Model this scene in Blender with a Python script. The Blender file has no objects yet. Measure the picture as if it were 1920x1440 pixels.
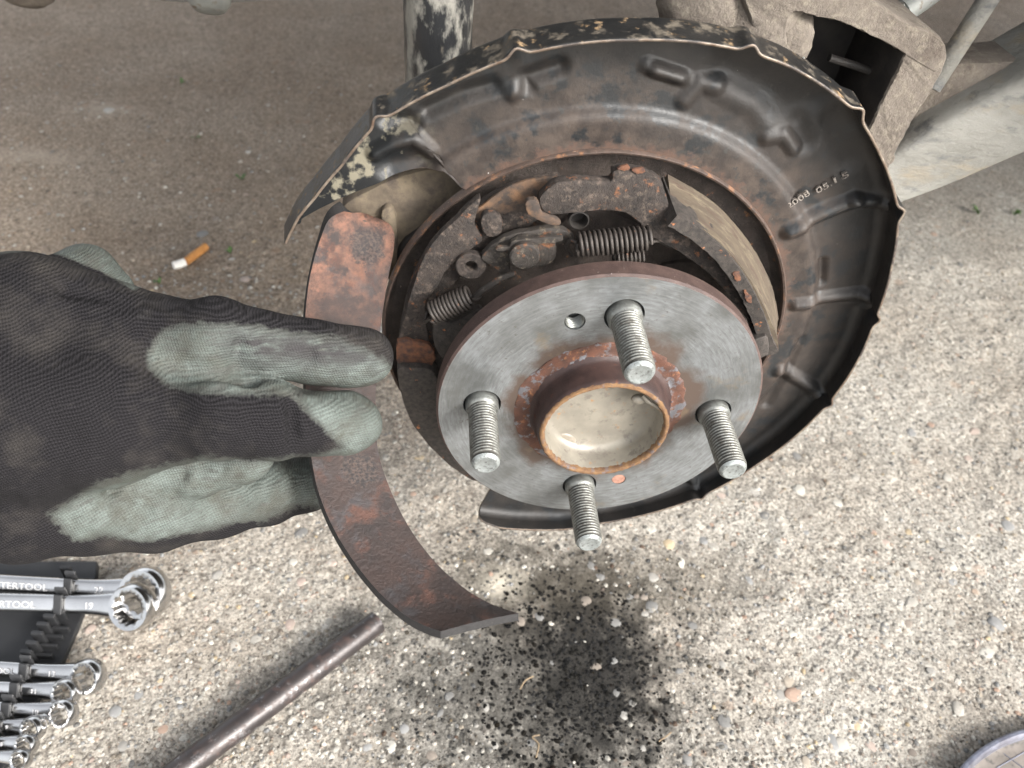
import bpy, bmesh, math, random
import numpy as np
from mathutils import Vector, Matrix

random.seed(7)
rng = np.random.default_rng(7)
scene = bpy.context.scene
col = scene.collection

# ---------------------------------------------------------------- camera
# all building is done in millimetres and stored in metres
F = 1553.0                                            # focal length in pixels of the 1920 px wide photograph
HZ = 237.0                                            # hub centre above the ground
M = np.array([[0.99548, 0.0, 0.09495], [-0.06938, -0.68275, 0.72735], [0.06483, -0.73066, -0.67966]])
CAM = np.array([-70.20, -245.09, 480.18])

cd = bpy.data.cameras.new('camera')
cam = bpy.data.objects.new('camera', cd)
col.objects.link(cam)
scene.camera = cam
Rm = Matrix((M[:, 0], -M[:, 1], -M[:, 2])).transposed()
cam.matrix_world = Matrix.Translation(Vector(CAM * 0.001)) @ Rm.to_4x4()
cd.sensor_width = 36.0
cd.lens = F / 1920 * 36.0
cd.clip_start = 0.01
cd.clip_end = 500
cd.dof.use_dof = True
cd.dof.focus_distance = 0.335
cd.dof.aperture_fstop = 15.0

# ---------------------------------------------------------------- sky and sun
SUN_EL, SUN_AZ = math.radians(31), math.radians(136)   # azimuth clockwise from +Y
w = bpy.data.worlds.new('World')
scene.world = w
w.use_nodes = True
nt = w.node_tree
sky = nt.nodes.new('ShaderNodeTexSky')
sky.sky_type = 'NISHITA'
sky.sun_disc = False
sky.sun_elevation = SUN_EL
sky.sun_rotation = SUN_AZ
sky.dust_density = 4.0
sky.air_density = 1.0
sky.ozone_density = 1.0
hsv = nt.nodes.new('ShaderNodeHueSaturation')
hsv.inputs['Saturation'].default_value = 0.22
nt.links.new(sky.outputs[0], hsv.inputs['Color'])
nt.links.new(hsv.outputs[0], nt.nodes['Background'].inputs['Color'])
nt.nodes['Background'].inputs['Strength'].default_value = 0.15
sd = bpy.data.lights.new('sun', 'SUN')
sd.energy = 1.5
sd.angle = math.radians(14)
sd.color = (1.0, 0.96, 0.9)
so = bpy.data.objects.new('sun', sd)
col.objects.link(so)
sv = Vector((math.sin(SUN_AZ) * math.cos(SUN_EL), math.cos(SUN_AZ) * math.cos(SUN_EL), math.sin(SUN_EL)))
so.rotation_euler = sv.to_track_quat('Z', 'Y').to_euler()
scene.view_settings.view_transform = 'Standard'
scene.view_settings.look = 'None'
scene.view_settings.gamma = 1
scene.view_settings.use_curve_mapping = False
scene.view_settings.exposure = 1.6
scene.render.engine = 'CYCLES'

# ---------------------------------------------------------------- geometry helpers
def ray(px, py):
    return M @ np.array([(px - 960) / F, (py - 720) / F, 1.0])

def HP(px, py, o):
    """photo pixel -> (a, b) on the plane o mm outboard of the hub face"""
    d = ray(px, py)
    s = (-o - CAM[1]) / d[1]
    q = CAM + d * s
    return np.array([q[0], q[2] - HZ])

def GP(px, py, h=0.0):
    d = ray(px, py)
    s = (h - CAM[2]) / d[2]
    return CAM + d * s

def CP(px, py, dep):
    return CAM + ray(px, py) * dep

def W(a, b, o):
    return np.array([a, -o, HZ + b])

HUB = np.array([0.0, 0.0, HZ])

def empty(name, loc, label, cat, group=None):
    e = bpy.data.objects.new(name, None)
    e.empty_display_size = 0.02
    e.location = Vector(np.array(loc, float) * 0.001)
    col.objects.link(e)
    e['label'] = label
    e['category'] = cat
    if group: e['group'] = group
    return e

def orig(parent):
    v = Vector((0, 0, 0))
    while parent is not None:
        v += parent.location
        parent = parent.parent
    return np.array(v) * 1000

def build(name, verts, faces, mats, parent=None, idx=None, smooth=35, at=None):
    """verts in world mm; one mesh object under parent"""
    V = np.array(verts, float)
    loc = np.zeros(3)
    if parent is None and at is not None:
        loc = np.array(at, float)
    base = orig(parent) if parent is not None else loc
    me = bpy.data.meshes.new(name)
    me.from_pydata([tuple(v) for v in (V - base) * 0.001], [], [tuple(f) for f in faces])
    if not isinstance(mats, (list, tuple)): mats = [mats]
    for m_ in mats: me.materials.append(m_)
    if idx is not None: me.polygons.foreach_set('material_index', np.array(idx, dtype=np.int32))
    me.validate()
    if smooth:
        me.polygons.foreach_set('use_smooth', [True] * len(me.polygons))
        if smooth < 180: me.set_sharp_from_angle(angle=math.radians(smooth))
    me.update()
    o = bpy.data.objects.new(name, me)
    col.objects.link(o)
    if parent is not None: o.parent = parent
    else: o.location = Vector(loc * 0.001)
    return o

def tag(o, label=None, cat=None, group=None, kind=None):
    if label: o['label'] = label
    if cat: o['category'] = cat
    if group: o['group'] = group
    if kind: o['kind'] = kind
    return o

def grid_faces(n, m, wrap_n=False, wrap_m=False):
    """index (i, j) -> i*m+j"""
    f = []
    for i in range(n if wrap_n else n - 1):
        for j in range(m if wrap_m else m - 1):
            i2, j2 = (i + 1) % n, (j + 1) % m
            f.append((i * m + j, i2 * m + j, i2 * m + j2, i * m + j2))
    return f

def smoothpts(P, n=6, closed=True):
    P = np.array(P, float)
    N = len(P)
    out = []
    rngi = range(N) if closed else range(N - 1)
    for i in rngi:
        if closed: p0, p1, p2, p3 = P[(i - 1) % N], P[i], P[(i + 1) % N], P[(i + 2) % N]
        else: p0, p1, p2, p3 = P[max(i - 1, 0)], P[i], P[i + 1], P[min(i + 2, N - 1)]
        for k in range(n):
            t = k / n
            out.append(0.5 * ((2 * p1) + (-p0 + p2) * t + (2 * p0 - 5 * p1 + 4 * p2 - p3) * t * t + (-p0 + 3 * p1 - 3 * p2 + p3) * t ** 3))
    if not closed: out.append(P[-1])
    return np.array(out)

def resample(P, n):
    P = np.array(P, float)
    d = np.r_[0, np.cumsum(np.linalg.norm(np.diff(P, axis=0), axis=1))]
    t = np.linspace(0, d[-1], n)
    return np.array([np.interp(t, d, P[:, k]) for k in range(P.shape[1])]).T

def lathe(prof, seg=96, centre=(0, 0), closed=False, a0=0.0, a1=360.0):
    """profile of (radius, outboard) about the hub axis direction"""
    full = abs(a1 - a0 - 360) < 1e-6
    n = seg if full else seg + 1
    vs = []
    for i in range(n):
        t = math.radians(a0 + (a1 - a0) * i / seg)
        for r, o in prof:
            vs.append(W(centre[0] + r * math.cos(t), centre[1] + r * math.sin(t), o))
    fs = grid_faces(n, len(prof), full, closed)
    return vs, fs

def plate(name, pts, o0, th, m, parent, px=True, bev=0.8, smooth=True, rough=0.25, seed=0, holes=()):
    """plate parallel to the hub face; pts as photo pixels seen on its front face (o0)"""
    P = [HP(x, y, o0) if px else np.array((x, y)) for x, y in pts]
    P = smoothpts(P, 5) if smooth else np.array(P)
    r_ = np.random.default_rng(seed + len(pts))
    P = P + r_.normal(0, rough * 0.4, P.shape)
    bm = bmesh.new()
    vs = [bm.verts.new(Vector((W(p[0], p[1], o0) - orig(parent)) * 0.001)) for p in P]
    f = bm.faces.new(vs)
    ex = bmesh.ops.extrude_face_region(bm, geom=[f])
    vv = [g for g in ex['geom'] if isinstance(g, bmesh.types.BMVert)]
    bmesh.ops.translate(bm, verts=vv, vec=Vector((0, th * 0.001, 0)))
    if bev:
        front = [e for e in bm.edges if all(v in set(vs) for v in e.verts) and len(e.link_faces) == 2]
        bmesh.ops.bevel(bm, geom=front, offset=bev * 0.001, segments=2, affect='EDGES', profile=0.5, clamp_overlap=True)
    big = [f for f in bm.faces if len(f.verts) > 4]
    bmesh.ops.triangulate(bm, faces=big)
    bmesh.ops.recalc_face_normals(bm, faces=bm.faces)
    me = bpy.data.meshes.new(name)
    bm.to_mesh(me)
    bm.free()
    me.materials.append(m)
    me.polygons.foreach_set('use_smooth', [True] * len(me.polygons))
    me.set_sharp_from_angle(angle=math.radians(40))
    o = bpy.data.objects.new(name, me)
    col.objects.link(o)
    o.parent = parent
    return o

def frame_of(d):
    d = d / np.linalg.norm(d)
    u = np.cross(d, [0, 0, 1.0])
    if np.linalg.norm(u) < 1e-3: u = np.cross(d, [1.0, 0, 0])
    u /= np.linalg.norm(u)
    return d, u, np.cross(d, u)

def tube_mesh(path, rad, seg=12, caps=True):
    path = np.array(path, float)
    n = len(path)
    rad = np.ones(n) * rad if np.isscalar(rad) else np.array(rad, float)
    vs = []
    d0 = path[1] - path[0]
    _, u, v = frame_of(d0)
    for i in range(n):
        d = path[min(i + 1, n - 1)] - path[max(i - 1, 0)]
        d = d / np.linalg.norm(d)
        u = u - d * (u @ d); u /= np.linalg.norm(u)
        v = np.cross(d, u)
        for k in range(seg):
            t = 2 * math.pi * k / seg
            vs.append(path[i] + rad[i] * (u * math.cos(t) + v * math.sin(t)))
    fs = grid_faces(n, seg, False, True)
    if caps:
        fs.append(tuple(range(seg))[::-1])
        fs.append(tuple((n - 1) * seg + k for k in range(seg)))
    return vs, fs

def ruled(name, A, B, th, m, parent=None, n=60, mseg=6, flip=1, bend=0.0, rough=0.0, seed=1, at=None, smooth=50, idxfun=None, wob=None):
    """thick strip between the 3D polylines A and B"""
    A, B = resample(A, n), resample(B, n)
    G = np.array([[A[i] * (1 - t) + B[i] * t for t in np.linspace(0, 1, mseg)] for i in range(n)])
    du = np.gradient(G, axis=0); dv = np.gradient(G, axis=1)
    N = np.cross(du, dv); N /= np.linalg.norm(N, axis=2)[:, :, None] + 1e-9
    N *= flip
    t = np.linspace(0, 1, mseg)
    G = G + N * (bend * 4 * t * (1 - t))[None, :, None]
    if rough:
        r_ = np.random.default_rng(seed)
        k = r_.normal(0, 1, (n, mseg))
        k = (k + np.roll(k, 1, 0) + np.roll(k, -1, 0)) / 3
        G = G + N * (k * rough)[:, :, None]
    back = G - N * (np.array(th)[:, None, None] if not np.isscalar(th) else th)
    vs = list(G.reshape(-1, 3)) + list(back.reshape(-1, 3))
    off = n * mseg
    fs = grid_faces(n, mseg)
    fs += [tuple(off + i for i in f[::-1]) for f in grid_faces(n, mseg)]
    for i in range(n - 1):
        fs.append((i * mseg, off + i * mseg, off + (i + 1) * mseg, (i + 1) * mseg))
        j = mseg - 1
        fs.append((i * mseg + j, (i + 1) * mseg + j, off + (i + 1) * mseg + j, off + i * mseg + j))
    for j in range(mseg - 1):
        fs.append((j, j + 1, off + j + 1, off + j))
        i = (n - 1) * mseg
        fs.append((i + j, off + i + j, off + i + j + 1, i + j + 1))
    return build(name, vs, fs, m, parent, smooth=smooth, at=at)

def boxmesh(c, ax, half):
    """box at c with axes ax (3 unit vectors) and half sizes"""
    c = np.array(c, float)
    vs = []
    for sx in (-1, 1):
        for sy in (-1, 1):
            for sz in (-1, 1):
                vs.append(c + ax[0] * sx * half[0] + ax[1] * sy * half[1] + ax[2] * sz * half[2])
    fs = [(0, 1, 3, 2), (4, 6, 7, 5), (0, 4, 5, 1), (2, 3, 7, 6), (0, 2, 6, 4), (1, 5, 7, 3)]
    return vs, fs

def merge(parts):
    V, Fc = [], []
    for vs, fs in parts:
        k = len(V)
        V += list(vs)
        Fc += [tuple(i + k for i in f) for f in fs]
    return V, Fc

def add_bevel(o, wmm, seg=2):
    b = o.modifiers.new('bevel', 'BEVEL')
    b.width = wmm * 0.001
    b.segments = seg
    b.limit_method = 'ANGLE'
    b.angle_limit = math.radians(40)
    return o

_LT = {}
def lattice(seed, n=256):
    if seed not in _LT: _LT[seed] = np.random.default_rng(seed).random((n, n))
    return _LT[seed]

def vnoise(x, y, scale, seed):
    L = lattice(seed)
    u, v = x / scale, y / scale
    i, j = np.floor(u).astype(int), np.floor(v).astype(int)
    fu, fv = u - i, v - j
    fu = fu * fu * (3 - 2 * fu); fv = fv * fv * (3 - 2 * fv)
    g = lambda a, b: L[a % 256, b % 256]
    return (g(i, j) * (1 - fu) + g(i + 1, j) * fu) * (1 - fv) + (g(i, j + 1) * (1 - fu) + g(i + 1, j + 1) * fu) * fv

# ---------------------------------------------------------------- materials
def mat(name, base, layers=(), rough=0.6, metal=0.0, bump=0.3, bscale=2.0, coord='Object', stretch=(1, 1, 1), spec=0.5, rot=(0, 0, 0), bdist=0.5, extra=None):
    """base: (colour a, colour b, feature size mm); layers: (colour, size mm, threshold, softness, rough, metal, detail)"""
    m = bpy.data.materials.new(name)
    m.use_nodes = True
    t = m.node_tree
    N, L = t.nodes, t.links
    bs = N['Principled BSDF']
    tc = N.new('ShaderNodeTexCoord')
    mp = N.new('ShaderNodeMapping')
    mp.inputs['Scale'].default_value = tuple(1000 * s for s in stretch)
    mp.inputs['Rotation'].default_value = rot
    L.new(tc.outputs[coord], mp.inputs['Vector'])
    def noise(size, det=6, seed=0.0, r=0.6):
        n = N.new('ShaderNodeTexNoise')
        n.noise_dimensions = '4D'
        n.inputs['W'].default_value = seed
        n.inputs['Scale'].default_value = 1.0 / size
        n.inputs['Detail'].default_value = det
        n.inputs['Roughness'].default_value = r
        L.new(mp.outputs[0], n.inputs['Vector'])
        return n.outputs['Fac']
    def ramp(src, lo, hi):
        r = N.new('ShaderNodeMapRange')
        r.inputs['From Min'].default_value = lo
        r.inputs['From Max'].default_value = hi
        L.new(src, r.inputs['Value'])
        return r.outputs[0]
    def mix(fac, a, b):
        x = N.new('ShaderNodeMix')
        x.data_type = 'RGBA'
        L.new(fac, x.inputs['Factor'])
        for s, k in ((a, 'A'), (b, 'B')):
            tgt = [i for i in x.inputs if i.name == k and i.type == 'RGBA'][0]
            if isinstance(s, tuple): tgt.default_value = (*s, 1)
            else: L.new(s, tgt)
        return [o for o in x.outputs if o.type == 'RGBA'][0]
    def mixf(fac, a, b):
        x = N.new('ShaderNodeMix')
        L.new(fac, x.inputs[0])
        for s, k in ((a, 2), (b, 3)):
            if isinstance(s, (int, float)): x.inputs[k].default_value = s
            else: L.new(s, x.inputs[k])
        return x.outputs[0]
    c = mix(ramp(noise(base[2], 8, 1.3), 0.35, 0.65), base[0], base[1])
    rr, mm = rough, metal
    for k, ly in enumerate(layers):
        cc, size, th, soft, lr, lm = ly[:6]
        det = ly[6] if len(ly) > 6 else 8
        f = ramp(noise(size, det, 3.7 + k * 2.1, 0.65), th - soft, th + soft)
        c = mix(f, c, cc)
        rr = mixf(f, rr, lr)
        mm = mixf(f, mm, lm)
    if extra: c, rr, mm = extra(N, L, tc, mp, noise, ramp, mix, mixf, c, rr, mm)
    # slight roughness break-up
    for s, key in ((c, 'Base Color'), (rr, 'Roughness'), (mm, 'Metallic')):
        if isinstance(s, (int, float)): bs.inputs[key].default_value = s
        else: L.new(s, bs.inputs[key])
    bs.inputs['Specular IOR Level'].default_value = spec
    if bump:
        b = N.new('ShaderNodeBump')
        b.inputs['Strength'].default_value = bump
        b.inputs['Distance'].default_value = bdist * 0.001
        a = noise(bscale, 8, 9.1, 0.7)
        L.new(a, b.inputs['Height'])
        L.new(b.outputs[0], bs.inputs['Normal'])
    return m

RUST = (0.30, 0.085, 0.03)
RUSTD = (0.085, 0.035, 0.022)
RUSTO = (0.42, 0.17, 0.06)
MUD = (0.30, 0.22, 0.13)

def math_node(N, L, op, a, b=None, clamp=False):
    n = N.new('ShaderNodeMath')
    n.operation = op
    n.use_clamp = clamp
    for i, s in enumerate((a, b)):
        if s is None: continue
        if isinstance(s, (int, float)): n.inputs[i].default_value = s
        else: L.new(s, n.inputs[i])
    return n.outputs[0]

def radial(N, L, tc):
    """distance in mm from the hub axis and signed outboard coordinate, from object coordinates"""
    s = N.new('ShaderNodeSeparateXYZ')
    L.new(tc.outputs['Object'], s.inputs[0])
    cx = N.new('ShaderNodeCombineXYZ')
    L.new(s.outputs['X'], cx.inputs['X']); L.new(s.outputs['Z'], cx.inputs['Z'])
    ln = N.new('ShaderNodeVectorMath'); ln.operation = 'LENGTH'
    L.new(cx.outputs[0], ln.inputs[0])
    return math_node(N, L, 'MULTIPLY', ln.outputs['Value'], 1000.0), s

def polar_streaks(N, L, s, r, ra, rr_, seed):
    """noise stretched around the axis"""
    at = N.new('ShaderNodeMath'); at.operation = 'ARCTAN2'
    L.new(s.outputs['Z'], at.inputs[0]); L.new(s.outputs['X'], at.inputs[1])
    c = N.new('ShaderNodeCombineXYZ')
    L.new(math_node(N, L, 'MULTIPLY', at.outputs[0], ra), c.inputs['X'])
    L.new(math_node(N, L, 'MULTIPLY', r, rr_), c.inputs['Y'])
    c.inputs['Z'].default_value = seed
    n = N.new('ShaderNodeTexNoise')
    n.inputs['Scale'].default_value = 1.0
    n.inputs['Detail'].default_value = 6
    n.inputs['Roughness'].default_value = 0.65
    L.new(c.outputs[0], n.inputs['Vector'])
    return n.outputs['Fac']

def face_extra(N, L, tc, mp, noise, ramp, mix, mixf, c, rr, mm):
    r, s = radial(N, L, tc)
    st = polar_streaks(N, L, s, r, 9.0, 0.9, 1.0)
    c = mix(math_node(N, L, 'MULTIPLY', ramp(st, 0.40, 0.68), 0.6), c, (0.31, 0.33, 0.34))
    c = mix(math_node(N, L, 'MULTIPLY', ramp(noise(30.0, 8, 61.0), 0.44, 0.60), 0.8), c, (0.105, 0.107, 0.102))
    fine = polar_streaks(N, L, s, r, 5.0, 3.2, 14.0)
    c = mix(math_node(N, L, 'MULTIPLY', ramp(fine, 0.5, 0.7), 0.35), c, (0.08, 0.08, 0.078))
    rr = mixf(ramp(st, 0.35, 0.7), rr, 0.37)
    # dirty scratches
    sc = polar_streaks(N, L, s, r, 26.0, 0.35, 7.0)
    c = mix(ramp(sc, 0.60, 0.70), c, (0.12, 0.115, 0.105))
    c = mix(ramp(noise(2.0, 4, 66.0), 0.66, 0.70), c, (0.08, 0.078, 0.072))
    # grime and rust bleeding outwards from the boss
    edge = math_node(N, L, 'ADD', r, math_node(N, L, 'MULTIPLY', noise(16.0, 5, 21.0), -34.0))
    f = ramp(edge, 28.5, 21.5)
    c = mix(f, c, (0.085, 0.062, 0.050)); rr = mixf(f, rr, 0.5); mm = mixf(f, mm, 0.25)
    # rust stain at the outer rim
    e2 = math_node(N, L, 'ADD', r, math_node(N, L, 'MULTIPLY', noise(5.0, 8, 25.0), 5.0))
    f2 = ramp(e2, 70.3, 71.6)
    c = mix(f2, c, (0.20, 0.13, 0.11)); mm = mixf(f2, mm, 0.1)
    st3 = ramp(noise(22.0, 5, 31.0), 0.60, 0.72)
    c = mix(math_node(N, L, 'MULTIPLY', st3, 0.6), c, (0.26, 0.19, 0.11))
    return c, rr, mm

M_face = mat('machined_hub_face', ((0.215, 0.225, 0.23), (0.145, 0.150, 0.150), 9), [((0.10, 0.10, 0.095), 2.2, 0.68, 0.05, 0.6, 0.4)], rough=0.42, metal=0.55, bump=0.12, bscale=1.2, bdist=0.2, extra=face_extra)
M_rim = mat('brown_rusty_rim', ((0.048, 0.029, 0.025), (0.080, 0.050, 0.042), 4), [((0.22, 0.18, 0.165), 0.9, 0.66, 0.04, 0.7, 0.1)], rough=0.68, bump=0.4, bscale=1.0)
M_boss = mat('dark_rust_boss', ((0.028, 0.016, 0.0145), (0.05, 0.028, 0.024), 5), [((0.5, 0.5, 0.5), 0.7, 0.74, 0.02, 0.4, 0.3), ((0.16, 0.05, 0.022), 6, 0.66, 0.05, 0.8, 0)], rough=0.5, bump=0.35, bscale=1.0)
M_rust = mat('orange_rust', ((0.11, 0.045, 0.027), (0.05, 0.026, 0.019), 5), [((0.25, 0.11, 0.05), 2.4, 0.62, 0.05, 0.9, 0), ((0.13, 0.13, 0.14), 6, 0.55, 0.03, 0.5, 0.4)], rough=0.85, bump=0.8, bscale=0.9)
M_rustlip = mat('ochre_rust_lip', ((0.20, 0.112, 0.048), (0.10, 0.05, 0.026), 2.4), [((0.12, 0.10, 0.10), 3, 0.6, 0.05, 0.6, 0.2)], rough=0.85, bump=0.9, bscale=0.7)
M_cap = mat('stained_grease_cap', ((0.255, 0.235, 0.195), (0.175, 0.16, 0.135), 9), [((0.26, 0.15, 0.065), 3.8, 0.66, 0.05, 0.7, 0, 3), ((0.13, 0.115, 0.095), 5.5, 0.60, 0.05, 0.6, 0, 4)], rough=0.42, metal=0.25, bump=0.15, bscale=2)
def stud_extra(N, L, tc, mp, noise, ramp, mix, mixf, c, rr, mm):
    r, s = radial(N, L, tc)
    f = ramp(r, 5.75, 5.25)
    c = mix(f, c, (0.045, 0.042, 0.036)); rr = mixf(f, rr, 0.8); mm = mixf(f, mm, 0.05)
    return c, rr, mm
M_stud = mat('grey_stud_steel', ((0.20, 0.205, 0.19), (0.12, 0.12, 0.11), 2.0), [((0.07, 0.065, 0.055), 2.4, 0.57, 0.06, 0.6, 0.3), ((0.36, 0.37, 0.36), 0.8, 0.66, 0.05, 0.35, 0.7)], rough=0.42, metal=0.6, bump=0.25, bscale=0.5, bdist=0.2, extra=stud_extra)
M_collar = mat('smooth_stud_collar', ((0.24, 0.25, 0.235), (0.14, 0.14, 0.13), 3.0), [((0.06, 0.056, 0.05), 3, 0.62, 0.06, 0.6, 0.2)], rough=0.4, metal=0.6, bump=0.2, bscale=0.8, bdist=0.2)
M_studtip = mat('zinc_stud_tip', ((0.29, 0.31, 0.305), (0.19, 0.205, 0.20), 1.6), [((0.09, 0.09, 0.085), 1.6, 0.58, 0.05, 0.6, 0.3)], rough=0.48, metal=0.5, bump=0.4, bscale=0.5, bdist=0.2)

def shield_extra(N, L, tc, mp, noise, ramp, mix, mixf, c, rr, mm):
    r, s = radial(N, L, tc)
    # warm rusty bloom over the inner part of the plate, blackish paint towards the rim
    e = math_node(N, L, 'ADD', r, math_node(N, L, 'MULTIPLY', noise(26.0, 7, 41.0), -52.0))
    f = ramp(e, 101.0, 76.0)
    c2 = mix(ramp(noise(7.0, 9, 44.0), 0.40, 0.62), (0.024, 0.018, 0.015), (0.053, 0.040, 0.032))
    c = mix(f, c, c2); rr = mixf(f, rr, 0.60)
    # dark stains with soft outlines
    v = ramp(noise(11.0, 8, 47.0), 0.54, 0.60)
    c = mix(v, c, (0.016, 0.017, 0.018)); rr = mixf(v, rr, 0.42)
    v = ramp(noise(3.6, 4, 53.0), 0.62, 0.66)
    c = mix(v, c, (0.028, 0.026, 0.024))
    # the left wing kept its black paint, splashed with dried mud
    xm = math_node(N, L, 'ADD', math_node(N, L, 'MULTIPLY', s.outputs['X'], -1000.0), math_node(N, L, 'MULTIPLY', noise(12.0, 8, 81.0), 40.0))
    wg = ramp(xm, 98.0, 106.0)
    c = mix(wg, c, (0.012, 0.013, 0.014)); rr = mixf(wg, rr, 0.38)
    md = math_node(N, L, 'MULTIPLY', ramp(xm, 90.0, 112.0), ramp(noise(9.0, 11, 85.0), 0.54, 0.60))
    c = mix(md, c, (0.17, 0.155, 0.115)); rr = mixf(md, rr, 0.9)
    # flaked rust close to the drum lip
    e = math_node(N, L, 'ADD', r, math_node(N, L, 'MULTIPLY', noise(4.5, 10, 50.0, 0.75), -26.0))
    f = ramp(e, 83.5, 80.0)
    c = mix(math_node(N, L, 'MULTIPLY', f, 0.8), c, (0.085, 0.050, 0.036)); rr = mixf(f, rr, 0.85)
    # white-ish chips
    f = ramp(noise(1.3, 4, 58.0), 0.735, 0.76)
    c = mix(f, c, (0.38, 0.36, 0.34))
    return c, rr, mm
M_shield = mat('brown_black_shield_paint', ((0.011, 0.011, 0.011), (0.026, 0.023, 0.021), 14), [], rough=0.50, metal=0.0, bump=0.5, bscale=2.2, spec=0.45, extra=shield_extra)
M_shieldout = mat('black_paint_with_mud', ((0.012, 0.0125, 0.013), (0.022, 0.0215, 0.021), 8), [((0.13, 0.11, 0.085), 7.0, 0.58, 0.06, 0.85, 0, 12), ((0.28, 0.19, 0.105), 5.0, 0.625, 0.04, 0.9, 0, 11)], rough=0.4, bump=0.4, bscale=1.6)
M_edge = mat('bare_sheet_edge', ((0.24, 0.20, 0.16), (0.10, 0.065, 0.045), 5), [((0.05, 0.04, 0.035), 9, 0.55, 0.05, 0.6, 0)], rough=0.5, metal=0.4, bump=0.3, bscale=1)
M_liprust = mat('rusty_drum_lip', ((0.045, 0.032, 0.026), (0.09, 0.06, 0.047), 4), [((0.21, 0.105, 0.055), 5, 0.60, 0.05, 0.9, 0), ((0.52, 0.42, 0.36), 1.6, 0.68, 0.04, 0.5, 0.3)], rough=0.6, bump=0.5, bscale=1.0)
M_dish = mat('dark_dirty_dish', ((0.034, 0.027, 0.023), (0.075, 0.058, 0.049), 7), [((0.30, 0.14, 0.06), 5, 0.66, 0.05, 0.9, 0), ((0.20, 0.16, 0.13), 2.2, 0.68, 0.05, 0.9, 0)], rough=0.75, bump=1.0, bdist=1.1, bscale=1.4)
M_web = mat('dusty_brown_casting', ((0.018, 0.014, 0.012), (0.046, 0.035, 0.029), 6), [((0.12, 0.093, 0.075), 3.2, 0.60, 0.07, 0.9, 0), ((0.20, 0.085, 0.04), 5.0, 0.625, 0.04, 0.9, 0), ((0.012, 0.010, 0.009), 2.6, 0.60, 0.04, 0.7, 0)], rough=0.72, bump=1.0, bdist=1.1, bscale=1.3)
M_webrust = mat('orange_dusty_plate', ((0.16, 0.088, 0.046), (0.06, 0.042, 0.032), 8), [((0.04, 0.031, 0.026), 6, 0.50, 0.08, 0.9, 0)], rough=0.85, bump=0.6, bscale=1.2)
M_patch = mat('rust_scab', ((0.17, 0.07, 0.034), (0.05, 0.03, 0.025), 3), [], rough=0.9, bump=1.0, bscale=1.3)
M_lever = mat('dark_grey_lever', ((0.024, 0.020, 0.017), (0.046, 0.038, 0.032), 4), [((0.17, 0.14, 0.105), 3, 0.61, 0.06, 0.7, 0.1), ((0.15, 0.065, 0.03), 5, 0.60, 0.04, 0.9, 0)], rough=0.65, bump=1.0, bscale=1.1, bdist=0.9)
M_spring = mat('dirty_spring_wire', ((0.032, 0.027, 0.024), (0.062, 0.052, 0.045), 2), [((0.36, 0.15, 0.07), 2.5, 0.68, 0.04, 0.9, 0)], rough=0.55, metal=0.2, bump=0.6, bscale=0.8)
M_lining = mat('tan_friction_lining', ((0.105, 0.082, 0.056), (0.062, 0.047, 0.034), 9), [((0.165, 0.135, 0.092), 5, 0.60, 0.08, 0.8, 0), ((0.075, 0.052, 0.038), 6, 0.57, 0.05, 0.9, 0)], rough=0.8, bump=1.0, bscale=4, stretch=(0.45, 1.9, 0.6), rot=(0, math.radians(-42), 0))
M_char = mat('black_charred_rim', ((0.025, 0.022, 0.020), (0.060, 0.050, 0.043), 2), [((0.38, 0.15, 0.06), 4.5, 0.66, 0.03, 0.9, 0)], rough=0.75, bump=1.0, bscale=1.2)
M_arm = mat('grey_dusty_arm', ((0.27, 0.265, 0.24), (0.18, 0.175, 0.155), 30), [((0.25, 0.215, 0.16), 22, 0.62, 0.07, 0.9, 0), ((0.11, 0.112, 0.11), 12, 0.60, 0.06, 0.6, 0)], rough=0.8, bump=1.0, bdist=1.5, bscale=5, stretch=(0.6, 1, 1.5), rot=(0, math.radians(-25), 0))
M_bracket = mat('dusty_cast_bracket', ((0.175, 0.15, 0.125), (0.125, 0.104, 0.086), 18), [((0.24, 0.21, 0.165), 4, 0.60, 0.10, 0.9, 0), ((0.075, 0.058, 0.046), 12, 0.64, 0.08, 0.9, 0)], rough=0.9, bump=1.0, bscale=1.8, bdist=1.4)
M_black = mat('black_shade_paint', ((0.018, 0.016, 0.015), (0.035, 0.03, 0.026), 8), [], rough=0.7, bump=0.5, bscale=3)
M_strut = mat('muddy_black_tube', ((0.014, 0.015, 0.0165), (0.025, 0.026, 0.028), 9), [((0.25, 0.24, 0.21), 12, 0.53, 0.05, 0.9, 0, 12), ((0.22, 0.19, 0.15), 20, 0.60, 0.05, 0.9, 0, 10)], rough=0.35, bump=0.6, bscale=2, stretch=(1, 1, 0.45))
M_knuckle = mat('tan_muddy_knuckle', ((0.17, 0.135, 0.092), (0.07, 0.055, 0.042), 10), [((0.07, 0.055, 0.045), 9, 0.58, 0.06, 0.9, 0)], rough=0.85, bump=0.6, bscale=2)
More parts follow.
